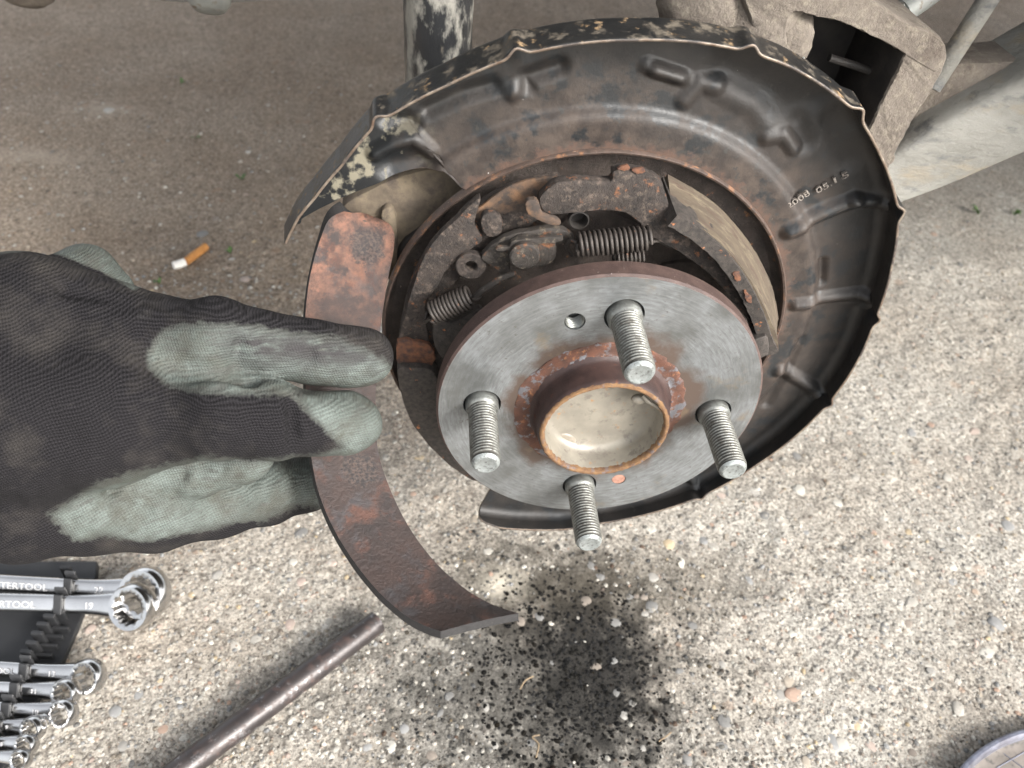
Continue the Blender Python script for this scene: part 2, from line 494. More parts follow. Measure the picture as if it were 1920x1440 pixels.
def strip_extra(N, L, tc, mp, noise, ramp, mix, mixf, c, rr, mm):
    s = N.new('ShaderNodeSeparateXYZ'); L.new(tc.outputs['Object'], s.inputs[0])
    z = math_node(N, L, 'ADD', math_node(N, L, 'MULTIPLY', s.outputs['Z'], 1000.0), math_node(N, L, 'MULTIPLY', noise(18, 7, 71.0), 70.0))
    # the upper end has flaked to bright orange rust, the lower end kept its dark purple brown scale
    up_ = math_node(N, L, 'MULTIPLY', ramp(z, 62.0, 85.0), ramp(noise(7, 9, 74.0), 0.42, 0.54))
    c = mix(up_, c, mix(ramp(noise(3.0, 8, 77.0), 0.4, 0.6), (0.165, 0.080, 0.052), (0.085, 0.044, 0.032)))
    c = mix(ramp(noise(2.2, 6, 79.0), 0.64, 0.68), c, (0.035, 0.029, 0.027))
    # two scabs of black scale where the web was welded on
    for (px_, py_, dd) in ((690, 462, 345), (672, 882, 337)):
        q = (CP(px_, py_, dd) - CP(640, 800, 345)) * 0.001
        vm = N.new('ShaderNodeVectorMath'); vm.operation = 'DISTANCE'
        L.new(tc.outputs['Object'], vm.inputs[0]); vm.inputs[1].default_value = tuple(q)
        d_ = math_node(N, L, 'ADD', math_node(N, L, 'MULTIPLY', vm.outputs['Value'], 1000.0), math_node(N, L, 'MULTIPLY', noise(4.0, 9, 90.0 + dd, 0.75), 16.0))
        c = mix(math_node(N, L, 'MULTIPLY', ramp(d_, 17.0, 14.5), 0.95), c, mix(ramp(noise(1.2, 5, 95.0), 0.42, 0.6), (0.018, 0.016, 0.016), (0.065, 0.045, 0.038)))
    return c, rr, mm
M_strip = mat('rusty_lining_strip', ((0.042, 0.027, 0.023), (0.024, 0.018, 0.017), 12), [((0.080, 0.040, 0.030), 11, 0.57, 0.06, 0.85, 0, 9), ((0.045, 0.040, 0.041), 10, 0.58, 0.06, 0.5, 0.1, 9)], rough=0.62, bump=1.0, bdist=0.9, bscale=1.6, extra=strip_extra)
M_stripedge = mat('dark_strip_edge', ((0.020, 0.0185, 0.0185), (0.012, 0.011, 0.011), 3), [((0.09, 0.075, 0.07), 2, 0.68, 0.04, 0.9, 0)], rough=0.8, bump=0.8, bscale=1.0)
M_scab = mat('black_pitted_scab', ((0.016, 0.014, 0.014), (0.040, 0.034, 0.033), 1.8), [((0.12, 0.06, 0.04), 2, 0.62, 0.05, 0.9, 0)], rough=0.6, bump=1.0, bscale=0.9)
M_bar = mat('worn_rusty_bar', ((0.034, 0.029, 0.029), (0.055, 0.048, 0.047), 16), [((0.22, 0.215, 0.22), 5.0, 0.62, 0.05, 0.30, 0.8, 9), ((0.055, 0.035, 0.030), 6, 0.57, 0.06, 0.7, 0)], rough=0.36, metal=0.35, bump=0.25, bscale=2.5)
M_chrome = mat('satin_chrome', ((0.60, 0.595, 0.59), (0.50, 0.495, 0.49), 20), [], rough=0.2, metal=1.0, bump=0.03, bscale=3)
M_engrave = mat('raised_bright_lettering', ((0.50, 0.50, 0.51), (0.42, 0.42, 0.43), 3), [], rough=0.4, metal=0.0, bump=0)
M_plastic = mat('black_rack_plastic', ((0.017, 0.0175, 0.019), (0.022, 0.0225, 0.024), 10), [((0.16, 0.155, 0.15), 2.2, 0.74, 0.04, 0.9, 0)], rough=0.5, bump=0.3, bscale=1.0)
M_tray = mat('grey_brown_steel', ((0.13, 0.115, 0.10), (0.20, 0.175, 0.155), 10), [((0.07, 0.065, 0.06), 7, 0.58, 0.05, 0.5, 0.2)], rough=0.5, metal=0.3, bump=0.1, bscale=3)
M_trayrim = mat('dark_blue_steel_rim', ((0.22, 0.23, 0.28), (0.13, 0.13, 0.16), 5), [], rough=0.28, metal=0.8, bump=0.1, bscale=2)
M_filter = mat('orange_filter_paper', ((0.48, 0.22, 0.06), (0.38, 0.17, 0.05), 3), [], rough=0.8, bump=0.2)
M_paper = mat('white_cigarette_paper', ((0.78, 0.76, 0.72), (0.68, 0.66, 0.62), 3), [], rough=0.85, bump=0.2)
M_leaf = mat('green_weed_leaf', ((0.045, 0.09, 0.02), (0.07, 0.13, 0.03), 4), [], rough=0.6, bump=0.2)
M_twig = mat('dry_straw', ((0.24, 0.18, 0.11), (0.16, 0.12, 0.08), 4), [], rough=0.8, bump=0.2)
M_body = mat('silver_car_paint', ((0.36, 0.37, 0.38), (0.34, 0.35, 0.36), 200), [], rough=0.3, metal=0.4, bump=0)
M_under = mat('dark_underseal', ((0.03, 0.03, 0.03), (0.06, 0.055, 0.05), 60), [], rough=0.9, bump=0.4, bscale=8)
M_dust = mat('brake_dust_grains', ((0.012, 0.012, 0.013), (0.03, 0.03, 0.03), 1), [], rough=0.75, bump=0.2)
M_sleeve = mat('dark_cotton_sleeve', ((0.03, 0.032, 0.04), (0.045, 0.047, 0.055), 20), [], rough=0.95, bump=0.5, bscale=2)
M_bushing = mat('grey_metal_bushing', ((0.22, 0.23, 0.22), (0.30, 0.31, 0.29), 8), [((0.15, 0.10, 0.07), 5, 0.6, 0.05, 0.8, 0)], rough=0.5, metal=0.2, bump=0.4, bscale=2)

# concrete
STAIN = GP(1110, 1270)
def concrete():
    m = bpy.data.materials.new('weathered_concrete')
    m.use_nodes = True
    t = m.node_tree
    N, L = t.nodes, t.links
    bs = N['Principled BSDF']
    tc = N.new('ShaderNodeTexCoord')
    mp = N.new('ShaderNodeMapping')
    mp.inputs['Scale'].default_value = (1000, 1000, 1000)
    L.new(tc.outputs['Object'], mp.inputs['Vector'])
    def noise(size, det=8, seed=0.0, r=0.6, vec=None):
        n = N.new('ShaderNodeTexNoise'); n.noise_dimensions = '4D'
        n.inputs['W'].default_value = seed
        n.inputs['Scale'].default_value = 1.0 / size
        n.inputs['Detail'].default_value = det
        n.inputs['Roughness'].default_value = r
        L.new(vec or mp.outputs[0], n.inputs['Vector'])
        return n
    def vor(size, feat='F1', rnd=1.0):
        n = N.new('ShaderNodeTexVoronoi')
        n.feature = feat
        n.inputs['Scale'].default_value = 1.0 / size
        n.inputs['Randomness'].default_value = rnd
        # warp
        wv = N.new('ShaderNodeVectorMath'); wv.operation = 'MULTIPLY_ADD'
        nn = noise(size * 0.7, 3, size)
        L.new(nn.outputs['Color'], wv.inputs[0])
        wv.inputs[1].default_value = (size * 0.6,) * 3
        L.new(mp.outputs[0], wv.inputs[2])
        L.new(wv.outputs[0], n.inputs['Vector'])
        return n
    def ramp(src, lo, hi, a=0.0, b=1.0):
        r = N.new('ShaderNodeMapRange')
        r.inputs['From Min'].default_value = lo; r.inputs['From Max'].default_value = hi
        r.inputs['To Min'].default_value = a; r.inputs['To Max'].default_value = b
        L.new(src, r.inputs['Value'])
        return r.outputs[0]
    def mix(fac, a, b, mode='MIX'):
        x = N.new('ShaderNodeMix'); x.data_type = 'RGBA'; x.blend_type = mode
        if isinstance(fac, float): x.inputs['Factor'].default_value = fac
        else: L.new(fac, x.inputs['Factor'])
        for s, k in ((a, 'A'), (b, 'B')):
            tgt = [i for i in x.inputs if i.name == k and i.type == 'RGBA'][0]
            if isinstance(s, tuple): tgt.default_value = (*s, 1)
            else: L.new(s, tgt)
        return [o for o in x.outputs if o.type == 'RGBA'][0]
    def cramp(src, stops):
        r = N.new('ShaderNodeValToRGB')
        r.color_ramp.interpolation = 'CONSTANT'
        e = r.color_ramp.elements
        e[0].position = stops[0][0]; e[0].color = (*stops[0][1], 1)
        e[1].position = stops[1][0]; e[1].color = (*stops[1][1], 1)
        for p, c_ in stops[2:]:
            k = e.new(p); k.color = (*c_, 1)
        L.new(src, r.inputs[0])
        return r.outputs[0]
    c = mix(ramp(noise(2.2, 9, 1).outputs['Fac'], 0.36, 0.64), (0.15, 0.137, 0.12), (0.56, 0.53, 0.47))
    # sand grains
    pal = [(0.0, (0.20, 0.18, 0.16)), (0.18, (0.42, 0.39, 0.34)), (0.40, (0.30, 0.285, 0.26)), (0.58, (0.56, 0.53, 0.47)), (0.74, (0.13, 0.125, 0.12)), (0.84, (0.40, 0.30, 0.23)), (0.93, (0.62, 0.60, 0.56))]
    hs = []
    for size, amt in ((1.5, 0.6), (3.0, 0.75), (6.5, 0.65), (13.0, 0.4)):
        v = vor(size)
        sep = N.new('ShaderNodeSeparateColor'); L.new(v.outputs['Color'], sep.inputs[0])
        pc = cramp(sep.outputs[0], pal)
        near = ramp(v.outputs['Distance'], 0.42, 0.30)
        pick = ramp(sep.outputs[1], 0.50 if size < 2 else (0.66 if size < 5 else 0.84), 0.52 if size < 2 else (0.68 if size < 5 else 0.86))
        f = math_node(N, L, 'MULTIPLY', near, pick)
        hs.append(math_node(N, L, 'MULTIPLY', f, min(size, 5) * 0.16))
        c = mix(math_node(N, L, 'MULTIPLY', f, amt), c, pc)
    # dark pits
    pit = ramp(noise(2.0, 5, 5, 0.6).outputs['Fac'], 0.60, 0.66)
    c = mix(math_node(N, L, 'MULTIPLY', pit, 0.85), c, (0.045, 0.039, 0.033))
    pit2 = ramp(noise(6.5, 6, 6, 0.7).outputs['Fac'], 0.585, 0.64)
    c = mix(math_node(N, L, 'MULTIPLY', pit2, 0.6), c, (0.07, 0.06, 0.05))
    # broad brown dirt in random patches
    br = noise(130.0, 5, 11).outputs['Fac']
    c = mix(math_node(N, L, 'MULTIPLY', ramp(br, 0.40, 0.60), 0.35), c, mix(1.0, c, (0.62, 0.53, 0.45), 'MULTIPLY'))
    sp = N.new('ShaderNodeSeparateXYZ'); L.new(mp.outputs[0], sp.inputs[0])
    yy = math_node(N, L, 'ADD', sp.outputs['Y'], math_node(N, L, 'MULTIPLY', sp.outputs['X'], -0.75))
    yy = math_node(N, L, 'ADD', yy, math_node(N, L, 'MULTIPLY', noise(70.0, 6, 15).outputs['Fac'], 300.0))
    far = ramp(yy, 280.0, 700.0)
    c = mix(math_node(N, L, 'MULTIPLY', far, 0.85), c, mix(1.0, c, (0.62, 0.52, 0.44), 'MULTIPLY'))  # browner ground far left, plus shade under the car put into the colour
    # black brake dust and grease spilt below the hub
    def blob(cx, cy, rx, ry, seed, amp, lo, hi):
        dx = math_node(N, L, 'DIVIDE', math_node(N, L, 'SUBTRACT', sp.outputs['X'], cx), rx)
        dy = math_node(N, L, 'DIVIDE', math_node(N, L, 'SUBTRACT', sp.outputs['Y'], cy), ry)
        d = math_node(N, L, 'SQRT', math_node(N, L, 'ADD', math_node(N, L, 'MULTIPLY', dx, dx), math_node(N, L, 'MULTIPLY', dy, dy)))
        d = math_node(N, L, 'ADD', d, math_node(N, L, 'MULTIPLY', math_node(N, L, 'SUBTRACT', noise(15.0, 12, seed, 0.74).outputs['Fac'], 0.5), amp))
        return ramp(d, hi, lo)
    g = GP(1105, 1240)
    f = blob(g[0], g[1], 33, 54, 60, 4.0, 0.7, 1.75)
    c = mix(math_node(N, L, 'MULTIPLY', f, 0.97), c, (0.009, 0.009, 0.0095))
    g = GP(975, 1285)
    f = blob(g[0], g[1], 100, 85, 63, 4.0, 0.3, 1.5)
    c = mix(math_node(N, L, 'MULTIPLY', f, 0.80), c, (0.030, 0.028, 0.025))
    g = GP(1110, 1090)
    f = blob(g[0], g[1], 150, 36, 66, 2.0, 0.2, 1.2)
    c = mix(math_node(N, L, 'MULTIPLY', f, 0.65), c, (0.06, 0.052, 0.04))
    # pale sandy patch
    g = GP(940, 1095)
    f = blob(g[0], g[1], 20, 17, 69, 1.5, 0.2, 1.1)
    c = mix(math_node(N, L, 'MULTIPLY', f, 0.7), c, (0.50, 0.46, 0.38))
    for q, rx, ry in (((60, 290), 60, 16), ((200, 205), 40, 16)):
        g = GP(*q)
        f = blob(g[0], g[1], rx * 1.1, ry * 1.3, 72, 4.0, 0.0, 1.3)
        c = mix(math_node(N, L, 'MULTIPLY', f, 0.5), c, (0.36, 0.31, 0.25))
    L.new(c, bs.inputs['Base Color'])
    bs.inputs['Roughness'].default_value = 0.88
    bs.inputs['Specular IOR Level'].default_value = 0.15
    h = math_node(N, L, 'ADD', math_node(N, L, 'ADD', hs[0], hs[1]), hs[2])
    h = math_node(N, L, 'ADD', h, math_node(N, L, 'MULTIPLY', noise(2.5, 9, 2, 0.65).outputs['Fac'], 1.1))
    h = math_node(N, L, 'ADD', h, math_node(N, L, 'MULTIPLY', pit, -0.6))
    b = N.new('ShaderNodeBump')
    b.inputs['Strength'].default_value = 0.9
    b.inputs['Distance'].default_value = 0.001
    L.new(h, b.inputs['Height'])
    L.new(b.outputs[0], bs.inputs['Normal'])
    return m
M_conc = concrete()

def attr_mat(name, rough=0.75, bump=0.3, bscale=1.5):
    m = mat(name, ((0.5, 0.5, 0.5), (0.5, 0.5, 0.5), 5), [], rough=rough, bump=bump, bscale=bscale)
    N, L = m.node_tree.nodes, m.node_tree.links
    bs = N['Principled BSDF']
    a = N.new('ShaderNodeAttribute'); a.attribute_name = 'grain'
    n = N.new('ShaderNodeTexNoise'); n.inputs['Scale'].default_value = 900; n.inputs['Detail'].default_value = 8
    tc = N.new('ShaderNodeTexCoord'); L.new(tc.outputs['Object'], n.inputs['Vector'])
    r = N.new('ShaderNodeMapRange'); r.inputs['To Min'].default_value = 0.62; r.inputs['To Max'].default_value = 1.3
    r.inputs['From Min'].default_value = 0.3; r.inputs['From Max'].default_value = 0.7
    L.new(n.outputs['Fac'], r.inputs['Value'])
    v = N.new('ShaderNodeVectorMath'); v.operation = 'SCALE'
    L.new(a.outputs['Color'], v.inputs[0]); L.new(r.outputs[0], v.inputs['Scale'])
    L.new(v.outputs[0], bs.inputs['Base Color'])
    return m
M_grain = attr_mat('sand_and_grit', rough=0.95)
M_grain.node_tree.nodes['Principled BSDF'].inputs['Specular IOR Level'].default_value = 0.12

# ---------------------------------------------------------------- ground
def axis_coords(lo, hi, step, far):
    c = list(np.arange(lo, hi + step / 2, step))
    s, x = step, hi
    while x < far:
        s *= 1.22; x += s; c.append(x)
    s, x = step, lo
    pre = []
    while x > -far:
        s *= 1.22; x -= s; pre.append(x)
    return np.array(pre[::-1] + c)
gx = axis_coords(-340, 480, 2.6, 40000)
gy = axis_coords(-90, 480, 2.6, 40000)
X_, Y_ = np.meshgrid(gx, gy, indexing='ij')
def relief(x, y):
    z = (vnoise(x, y, 160, 1) - 0.5) * 5 + (vnoise(x, y, 42, 2) - 0.5) * 2.6 + (vnoise(x, y, 11, 3) - 0.5) * 1.5 + (vnoise(x, y, 4.6, 4) - 0.5) * 1.1
    far = np.clip(1 - (np.hypot(x, y) - 2500) / 4000, 0.0, 1)
    return z * far - 0.6
Z_ = relief(X_, Y_)
V = np.stack([X_, Y_, Z_], -1).reshape(-1, 3)
gf = []
n_, m__ = len(gx), len(gy)
I, J = np.meshgrid(np.arange(n_ - 1), np.arange(m__ - 1), indexing='ij')
fa = np.stack([I * m__ + J, (I + 1) * m__ + J, (I + 1) * m__ + J + 1, I * m__ + J + 1], -1).reshape(-1, 4)
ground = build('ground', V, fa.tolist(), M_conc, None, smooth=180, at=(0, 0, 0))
tag(ground, kind='structure')

PAL = [(0.50, 0.48, 0.43), (0.44, 0.41, 0.36), (0.37, 0.35, 0.31), (0.28, 0.27, 0.25), (0.20, 0.21, 0.22), (0.11, 0.115, 0.12), (0.45, 0.34, 0.19), (0.36, 0.22, 0.15), (0.30, 0.25, 0.19), (0.42, 0.32, 0.27), (0.54, 0.52, 0.46), (0.17, 0.13, 0.10)]
PAL = [tuple(0.66 * x + 0.34 * y for x, y in zip(c_, (0.34, 0.32, 0.285))) for c_ in PAL]
PW = np.array([1.3, 2.0, 2.6, 2.2, 1.0, 0.9, 0.3, 0.25, 1.0, 0.4, 1.0, 0.7]); PW /= PW.sum()

def pebble_unit(seed, sub=2):
    bm = bmesh.new()
    bmesh.ops.create_icosphere(bm, subdivisions=sub, radius=1.0)
    r_ = np.random.default_rng(seed)
    k = r_.normal(0, 1, (5, 3)); off = r_.uniform(0.72, 0.98, 5)
    for v in bm.verts:
        p = np.array(v.co)
        for kk, of in zip(k, off):
            kn = kk / np.linalg.norm(kk)
            d = p @ kn
            if d > of: p = p - kn * (d - of)
        p *= 1 + 0.05 * math.sin(3 * p[0] + seed) * math.cos(4 * p[1])
        v.co = Vector(p)
    vs = np.array([v.co for v in bm.verts]); fs = [[v.index for v in f.verts] for f in bm.faces]
    bm.free()
    return vs, fs

# individual stones bedded in the concrete
pmats = [mat('stone_tone', (tuple(c_), tuple(x * 0.72 for x in c_), 2.5), [(tuple(min(1, x * 1.35) for x in c_), 1.2, 0.66, 0.05, 0.8, 0)], rough=0.75, bump=0.5, bscale=1.2) for c_ in PAL]
units = [pebble_unit(s) for s in range(6)]
pmesh = {}
def pebble_mesh(u, c_):
    key = (u, c_)
    if key not in pmesh:
        vs, fs = units[u]
        me = bpy.data.meshes.new('pebble')
        me.from_pydata([tuple(v * 0.001) for v in vs], [], fs)
        me.materials.append(pmats[c_])
        me.polygons.foreach_set('use_smooth', [True] * len(me.polygons))
        me.set_sharp_from_angle(angle=math.radians(32))
        pmesh[key] = me
    return pmesh[key]
NPEB = 0
HEAP = GP(1070, 1265)
def pebble(x, y, a, b, ang, c_, u, up=0.35):
    global NPEB
    if math.hypot((x - HEAP[0]) / 100, (y - HEAP[1]) / 95) < 1: c_ = random.choice((5, 5, 11, 3))
    o = bpy.data.objects.new('pebble', pebble_mesh(u, c_))
    z = float(relief(np.array(x), np.array(y)))
    h = min(a, b) * 0.26
    o.location = Vector((x, y, z + h * (up - 0.80))) * 0.001
    o.rotation_euler = (random.uniform(-.1, .1), random.uniform(-.1, .1), ang)
    o.scale = (a, b, h)
    col.objects.link(o)
    o.parent = ground
    NPEB += 1
# stones seen in the photograph: pixel, size px across, colour
SEEN = [(1497, 850, 20, 5), (1437, 962, 18, 5), (1322, 1007, 20, 4), (1366, 1003, 16, 8), (1490, 1298, 30, 7), (1562, 1388, 32, 4), (1660, 1172, 22, 5), (1868, 1170, 30, 4), (1256, 1015, 26, 6), (1504, 1107, 18, 11), (305, 1366, 22, 7), (214, 1335, 28, 4), (345, 1383, 20, 0), (172, 1184, 20, 9), (543, 1170, 22, 9), (563, 1088, 22, 9), (480, 1198, 20, 2), (1705, 1168, 16, 11), (1355, 925, 20, 9), (1418, 940, 16, 9), (1830, 808, 22, 9), (1745, 795, 16, 7), (1640, 998, 14, 7), (1660, 1015, 18, 9), (1706, 994, 16, 6), (1665, 1205, 20, 10), (1638, 1392, 24, 9), (1608, 1358, 16, 6), (1440, 1280, 10, 9), (1360, 1350, 26, 6), (1290, 1420, 26, 10), (1356, 1243, 18, 4), (1300, 1170, 18, 10), (1225, 1080, 20, 9), (1180, 1117, 14, 6), (1190, 1025, 10, 5), (842, 1305, 18, 3), (810, 1415, 22, 9), (745, 920, 16, 7), (775, 925, 12, 7), (300, 1276, 10, 6), (235, 1225, 10, 11), (260, 1300, 22, 4), (1570, 940, 22, 0), (1890, 985, 22, 4), (1470, 1010, 12, 7), (1395, 860, 18, 7), (460, 523, 20, 9), (205, 208, 26, 2), (380, 440, 24, 5), (505, 197, 14, 10), (1750, 440, 14, 7), (1800, 500, 12, 5), (1500, 915, 26, 10), (1780, 1240, 14, 8), (1430, 1150, 18, 2), (1540, 1190, 16, 9), (1720, 1090, 14, 8)]
for px_, py_, s_, c_ in SEEN:
    g = GP(px_, py_)
    mmpp = np.linalg.norm(GP(px_ + 1, py_) - g)
    r0 = s_ * mmpp * 0.5
    pebble(g[0], g[1], r0 * random.uniform(1.0, 1.25), r0 * random.uniform(0.85, 1.2), random.uniform(0, 3), c_, random.randrange(6), up=0.5)
k = 0
while k < 225:
    px_, py_ = random.uniform(0, 1920), random.uniform(0, 1440) if random.random() < 0.7 else random.uniform(700, 1440)
    g = GP(px_, py_)
    if g[1] > 700: continue
    r0 = min(9, random.choice([2.2, 2.6, 3, 3.4, 4.2]) * random.uniform(0.8, 1.15))
    pebble(g[0], g[1], r0 * random.uniform(1, 1.5), r0, random.uniform(0, 3), int(rng.choice(len(PAL), p=PW)), random.randrange(6), up=random.uniform(0.25, 0.5))
    k += 1

def scatter(name, n, gen, m, sub=1, parent=None, kind='stuff', label=None):
    u = [pebble_unit(s + 20, sub) for s in range(4)]
    Vs, Fs, Cs = [], [], []
    base = 0
    for i in range(n):
        x, y, a, b, h, z, cc = gen()
        vs, fs = u[i % 4]
        t = random.uniform(0, 6.28)
        ca, sa = math.cos(t), math.sin(t)
        q = vs * [a, b, h]
        q = np.c_[q[:, 0] * ca - q[:, 1] * sa + x, q[:, 0] * sa + q[:, 1] * ca + y, q[:, 2] + z]
        Vs.append(q); Fs.append(np.array(fs) + base); Cs.append(np.tile([*cc, 1.0], (len(q), 1)))
        base += len(q)
    Vs = np.vstack(Vs); Fs = np.vstack(Fs); Cs = np.vstack(Cs)
    o = build(name, Vs, Fs.tolist(), m, parent, smooth=0, at=(0, 0, 0))
    at_ = o.data.color_attributes.new('grain', 'FLOAT_COLOR', 'POINT')
    at_.data.foreach_set('color', Cs.ravel())
    o['kind'] = kind
    if label: o['label'] = label
    return o
def gen_grit():
    while True:
        px_, py_ = random.uniform(-60, 1980), (random.uniform(-10, 1460) if random.random() < 0.45 else random.uniform(500, 1460))
        g = GP(px_, py_)
        if g[1] < 900: break
    r0 = random.choice([0.6, 0.7, 0.8, 0.9, 1.1, 1.3, 1.7]) * (1 if g[1] < 300 else 1.25)
    z = float(relief(g[0], g[1]))
    cc = np.array(PAL[rng.choice(len(PAL), p=PW)]) * random.uniform(0.6, 1.1)
    e_ = math.hypot((g[0] - HEAP[0]) / 62, (g[1] - HEAP[1]) / 75)
    if e_ < 1 and random.random() < 0.93: cc = cc * 0.035
    elif e_ < 1.9 and random.random() < 0.6: cc = cc * 0.30
    return g[0], g[1], r0 * random.uniform(1, 1.5), r0, r0 * 0.55, z + r0 * 0.05, cc
scatter('sand_grit', 15000, gen_grit, M_grain)
dc = GP(1105, 1240)
def gen_dust():
    if random.random() < 0.7: x, y = random.gauss(dc[0], 22), random.gauss(dc[1], 32)
    else:
        g = GP(1000, 1290); x, y = random.gauss(g[0], 42), random.gauss(g[1], 34)
    z = float(relief(x, y))
    r0 = random.choice([0.35, 0.5, 0.7, 1.0])
    t = random.uniform(0.006, 0.02)
    return x, y, r0 * 1.3, r0, r0 * 0.5, z + r0 * 0.1, (t, t, t * 1.02)
scatter('brake_dust_heap', 1400, gen_dust, M_grain, label='black brake dust spilt on the concrete below the hub')

# ---------------------------------------------------------------- wheel hub
hub = empty('wheel_hub', HUB, 'grey machined wheel hub with four long threaded studs and rusty centre', 'wheel hub')
FR, FT = 68.9, 9.4
prof = [(20, -FT), (FR - 0.6, -FT), (FR, -FT + 0.6), (FR, -0.9), (FR - 0.9, 0), (40, 0), (20, 0)]
vs, fs = lathe(prof, 160, closed=True)
flange = build('flange', vs, fs, [M_face, M_rim], hub, smooth=30)
STUDA = [math.radians(87.0 + 90 * k) for k in range(4)]
cut = []
def cyl(a, b, r, o0, o1, seg=32):
    v1, f1 = [], []
    for o in (o0, o1):
        for k in range(seg):
            t = 2 * math.pi * k / seg
            v1.append(W(a + r * math.cos(t), b + r * math.sin(t), o))
    f1 = [(k, (k + 1) % seg, seg + (k + 1) % seg, seg + k) for k in range(seg)]
    f1 += [tuple(range(seg))[::-1], tuple(seg + k for k in range(seg))]
    return v1, f1
th_c = HP(1078, 603, 0); pin_c = HP(1160, 899, 0)
cuts = [cyl(50 * math.cos(t), 50 * math.sin(t), 7.9, -5.5, 4) for t in STUDA] + [cyl(th_c[0], th_c[1], 4.1, -8.0, 4), cyl(pin_c[0], pin_c[1], 3.3, -0.9, 4)]
cv, cf = merge(cuts)
cutter = build('cutter', cv, cf, M_face, None, smooth=0, at=(0, 0, 0))
bo = flange.modifiers.new('b', 'BOOLEAN'); bo.object = cutter; bo.operation = 'DIFFERENCE'; bo.solver = 'EXACT'
bpy.context.view_layer.update()
dg = bpy.context.evaluated_depsgraph_get()
me = bpy.data.meshes.new_from_object(flange.evaluated_get(dg))
flange.modifiers.clear()
flange.data = me
bpy.data.objects.remove(cutter)
if len(me.materials) < 2:
    me.materials.clear(); me.materials.append(M_face); me.materials.append(M_rim)
for p in me.polygons:
    c_ = p.center * 1000; n_r = math.hypot(c_.x, c_.z)
    p.material_index = 1 if (n_r > FR - 1.0 and abs(p.normal.y) < 0.9) else 0
me.set_sharp_from_angle(angle=math.radians(30))

# centre boss, rust groove, ochre rim, grease cap
vs, fs = lathe([(36.4, 0.04), (35.8, 0.45), (34.4, 0.6), (33.0, 0.5), (31.8, 0.35), (30.8, 0.5), (29.8, 1.0)], 120)
V = np.array(vs); V[:, 1] += rng.normal(0, 0.13, len(V))
jr = 1 + 0.05 * (vnoise(np.arctan2(V[:, 2] - HZ, V[:, 0]) * 40, V[:, 1] * 3, 3, 9) - 0.5)
V[:, 0] *= jr; V[:, 2] = HZ + (V[:, 2] - HZ) * jr
build('rust_ring', V, fs, M_rust, hub, smooth=60)
vs, fs = lathe([(31.2, -0.5), (30.2, 0.8), (29.0, 1.6), (28.4, 3.0), (27.9, 6.0), (27.6, 11.0), (27.2, 12.6), (26.7, 13.3)], 120)
boss_ = build('boss', vs, fs, M_boss, hub)
vs, fs = lathe([(26.9, 12.9), (26.6, 13.7), (25.6, 14.0), (24.9, 13.6), (24.6, 12.4), (24.6, 9.5)], 120)
V = np.array(vs); V += rng.normal(0, 0.10, V.shape)
build('boss_lip', V, fs, M_rustlip, boss_, smooth=60)
vs, fs = lathe([(24.7, 12.0), (24.2, 10.0), (23.9, 4.5), (23.0, 2.0), (20.5, 0.9), (14, 0.5), (7, 0.8), (0.05, 1.0)], 96)
cap_ = build('grease_cap', vs, fs, M_cap, hub, smooth=60)
# small tab caught in the bore and a painted round reflection at the left of the cap
bp = HP(1198, 748, 6)
bm = bmesh.new(); bmesh.ops.create_uvsphere(bm, u_segments=20, v_segments=12, radius=1.0)
sv_ = np.array([v.co for v in bm.verts]); sf_ = [[v.index for v in f.verts] for f in bm.faces]; bm.free()
build('cap_nub', [W(bp[0] + v[0] * 3.4, bp[1] + v[2] * 2.4, 6.0 + v[1] * 2.0) for v in sv_], sf_, M_cap, cap_, smooth=60)
vs, fs = tube_mesh([W(*HP(1204, 741, 9), 9), W(*HP(1215, 752, 9.5), 9.5), W(*HP(1232, 762, 10), 10), W(*HP(1243, 775, 11), 11)], [0.9, 1.0, 0.8, 0.6], 10)
build('cap_wire', vs, fs, M_cap, cap_, smooth=60)
# round dark reflection in the cap, coloured onto a thin raised disc
dp = HP(1052, 834, 1)
vs, fs = lathe([(7.0, 0.8), (6.6, 1.25), (5.5, 1.4), (0.05, 1.45)], 40, centre=(dp[0], dp[1]))
M_reflspot = mat('grey_brown_reflection', ((0.17, 0.15, 0.12), (0.25, 0.22, 0.18), 4), [], rough=0.3, bump=0.2)
build('reflection_spot', vs, fs, M_reflspot, cap_, smooth=60)
# rusty plug
vs, fs = lathe([(3.25, -0.8), (3.1, -0.35), (0.05, -0.3)], 32, centre=tuple(pin_c))
M_plug = mat('pinkish_rust', ((0.33, 0.18, 0.13), (0.22, 0.11, 0.08), 2), [], rough=0.8, bump=0.5)
build('locating_pin', vs, fs, M_plug, flange)
# thread in the retaining-screw hole
vs = []
nz, nth = 60, 36
for i in range(nz):
    o = -0.3 - i * 0.12
    for k_ in range(nth):
        t = 2 * math.pi * k_ / nth
        ph = (o / 1.25 + k_ / nth) % 1.0
        r = 4.05 - 0.75 * (1 - abs(2 * ph - 1))
        vs.append(W(th_c[0] + r * math.cos(t), th_c[1] + r * math.sin(t), o))
build('screw_thread', vs, grid_faces(nz, nth, False, True), M_collar, flange, smooth=25)

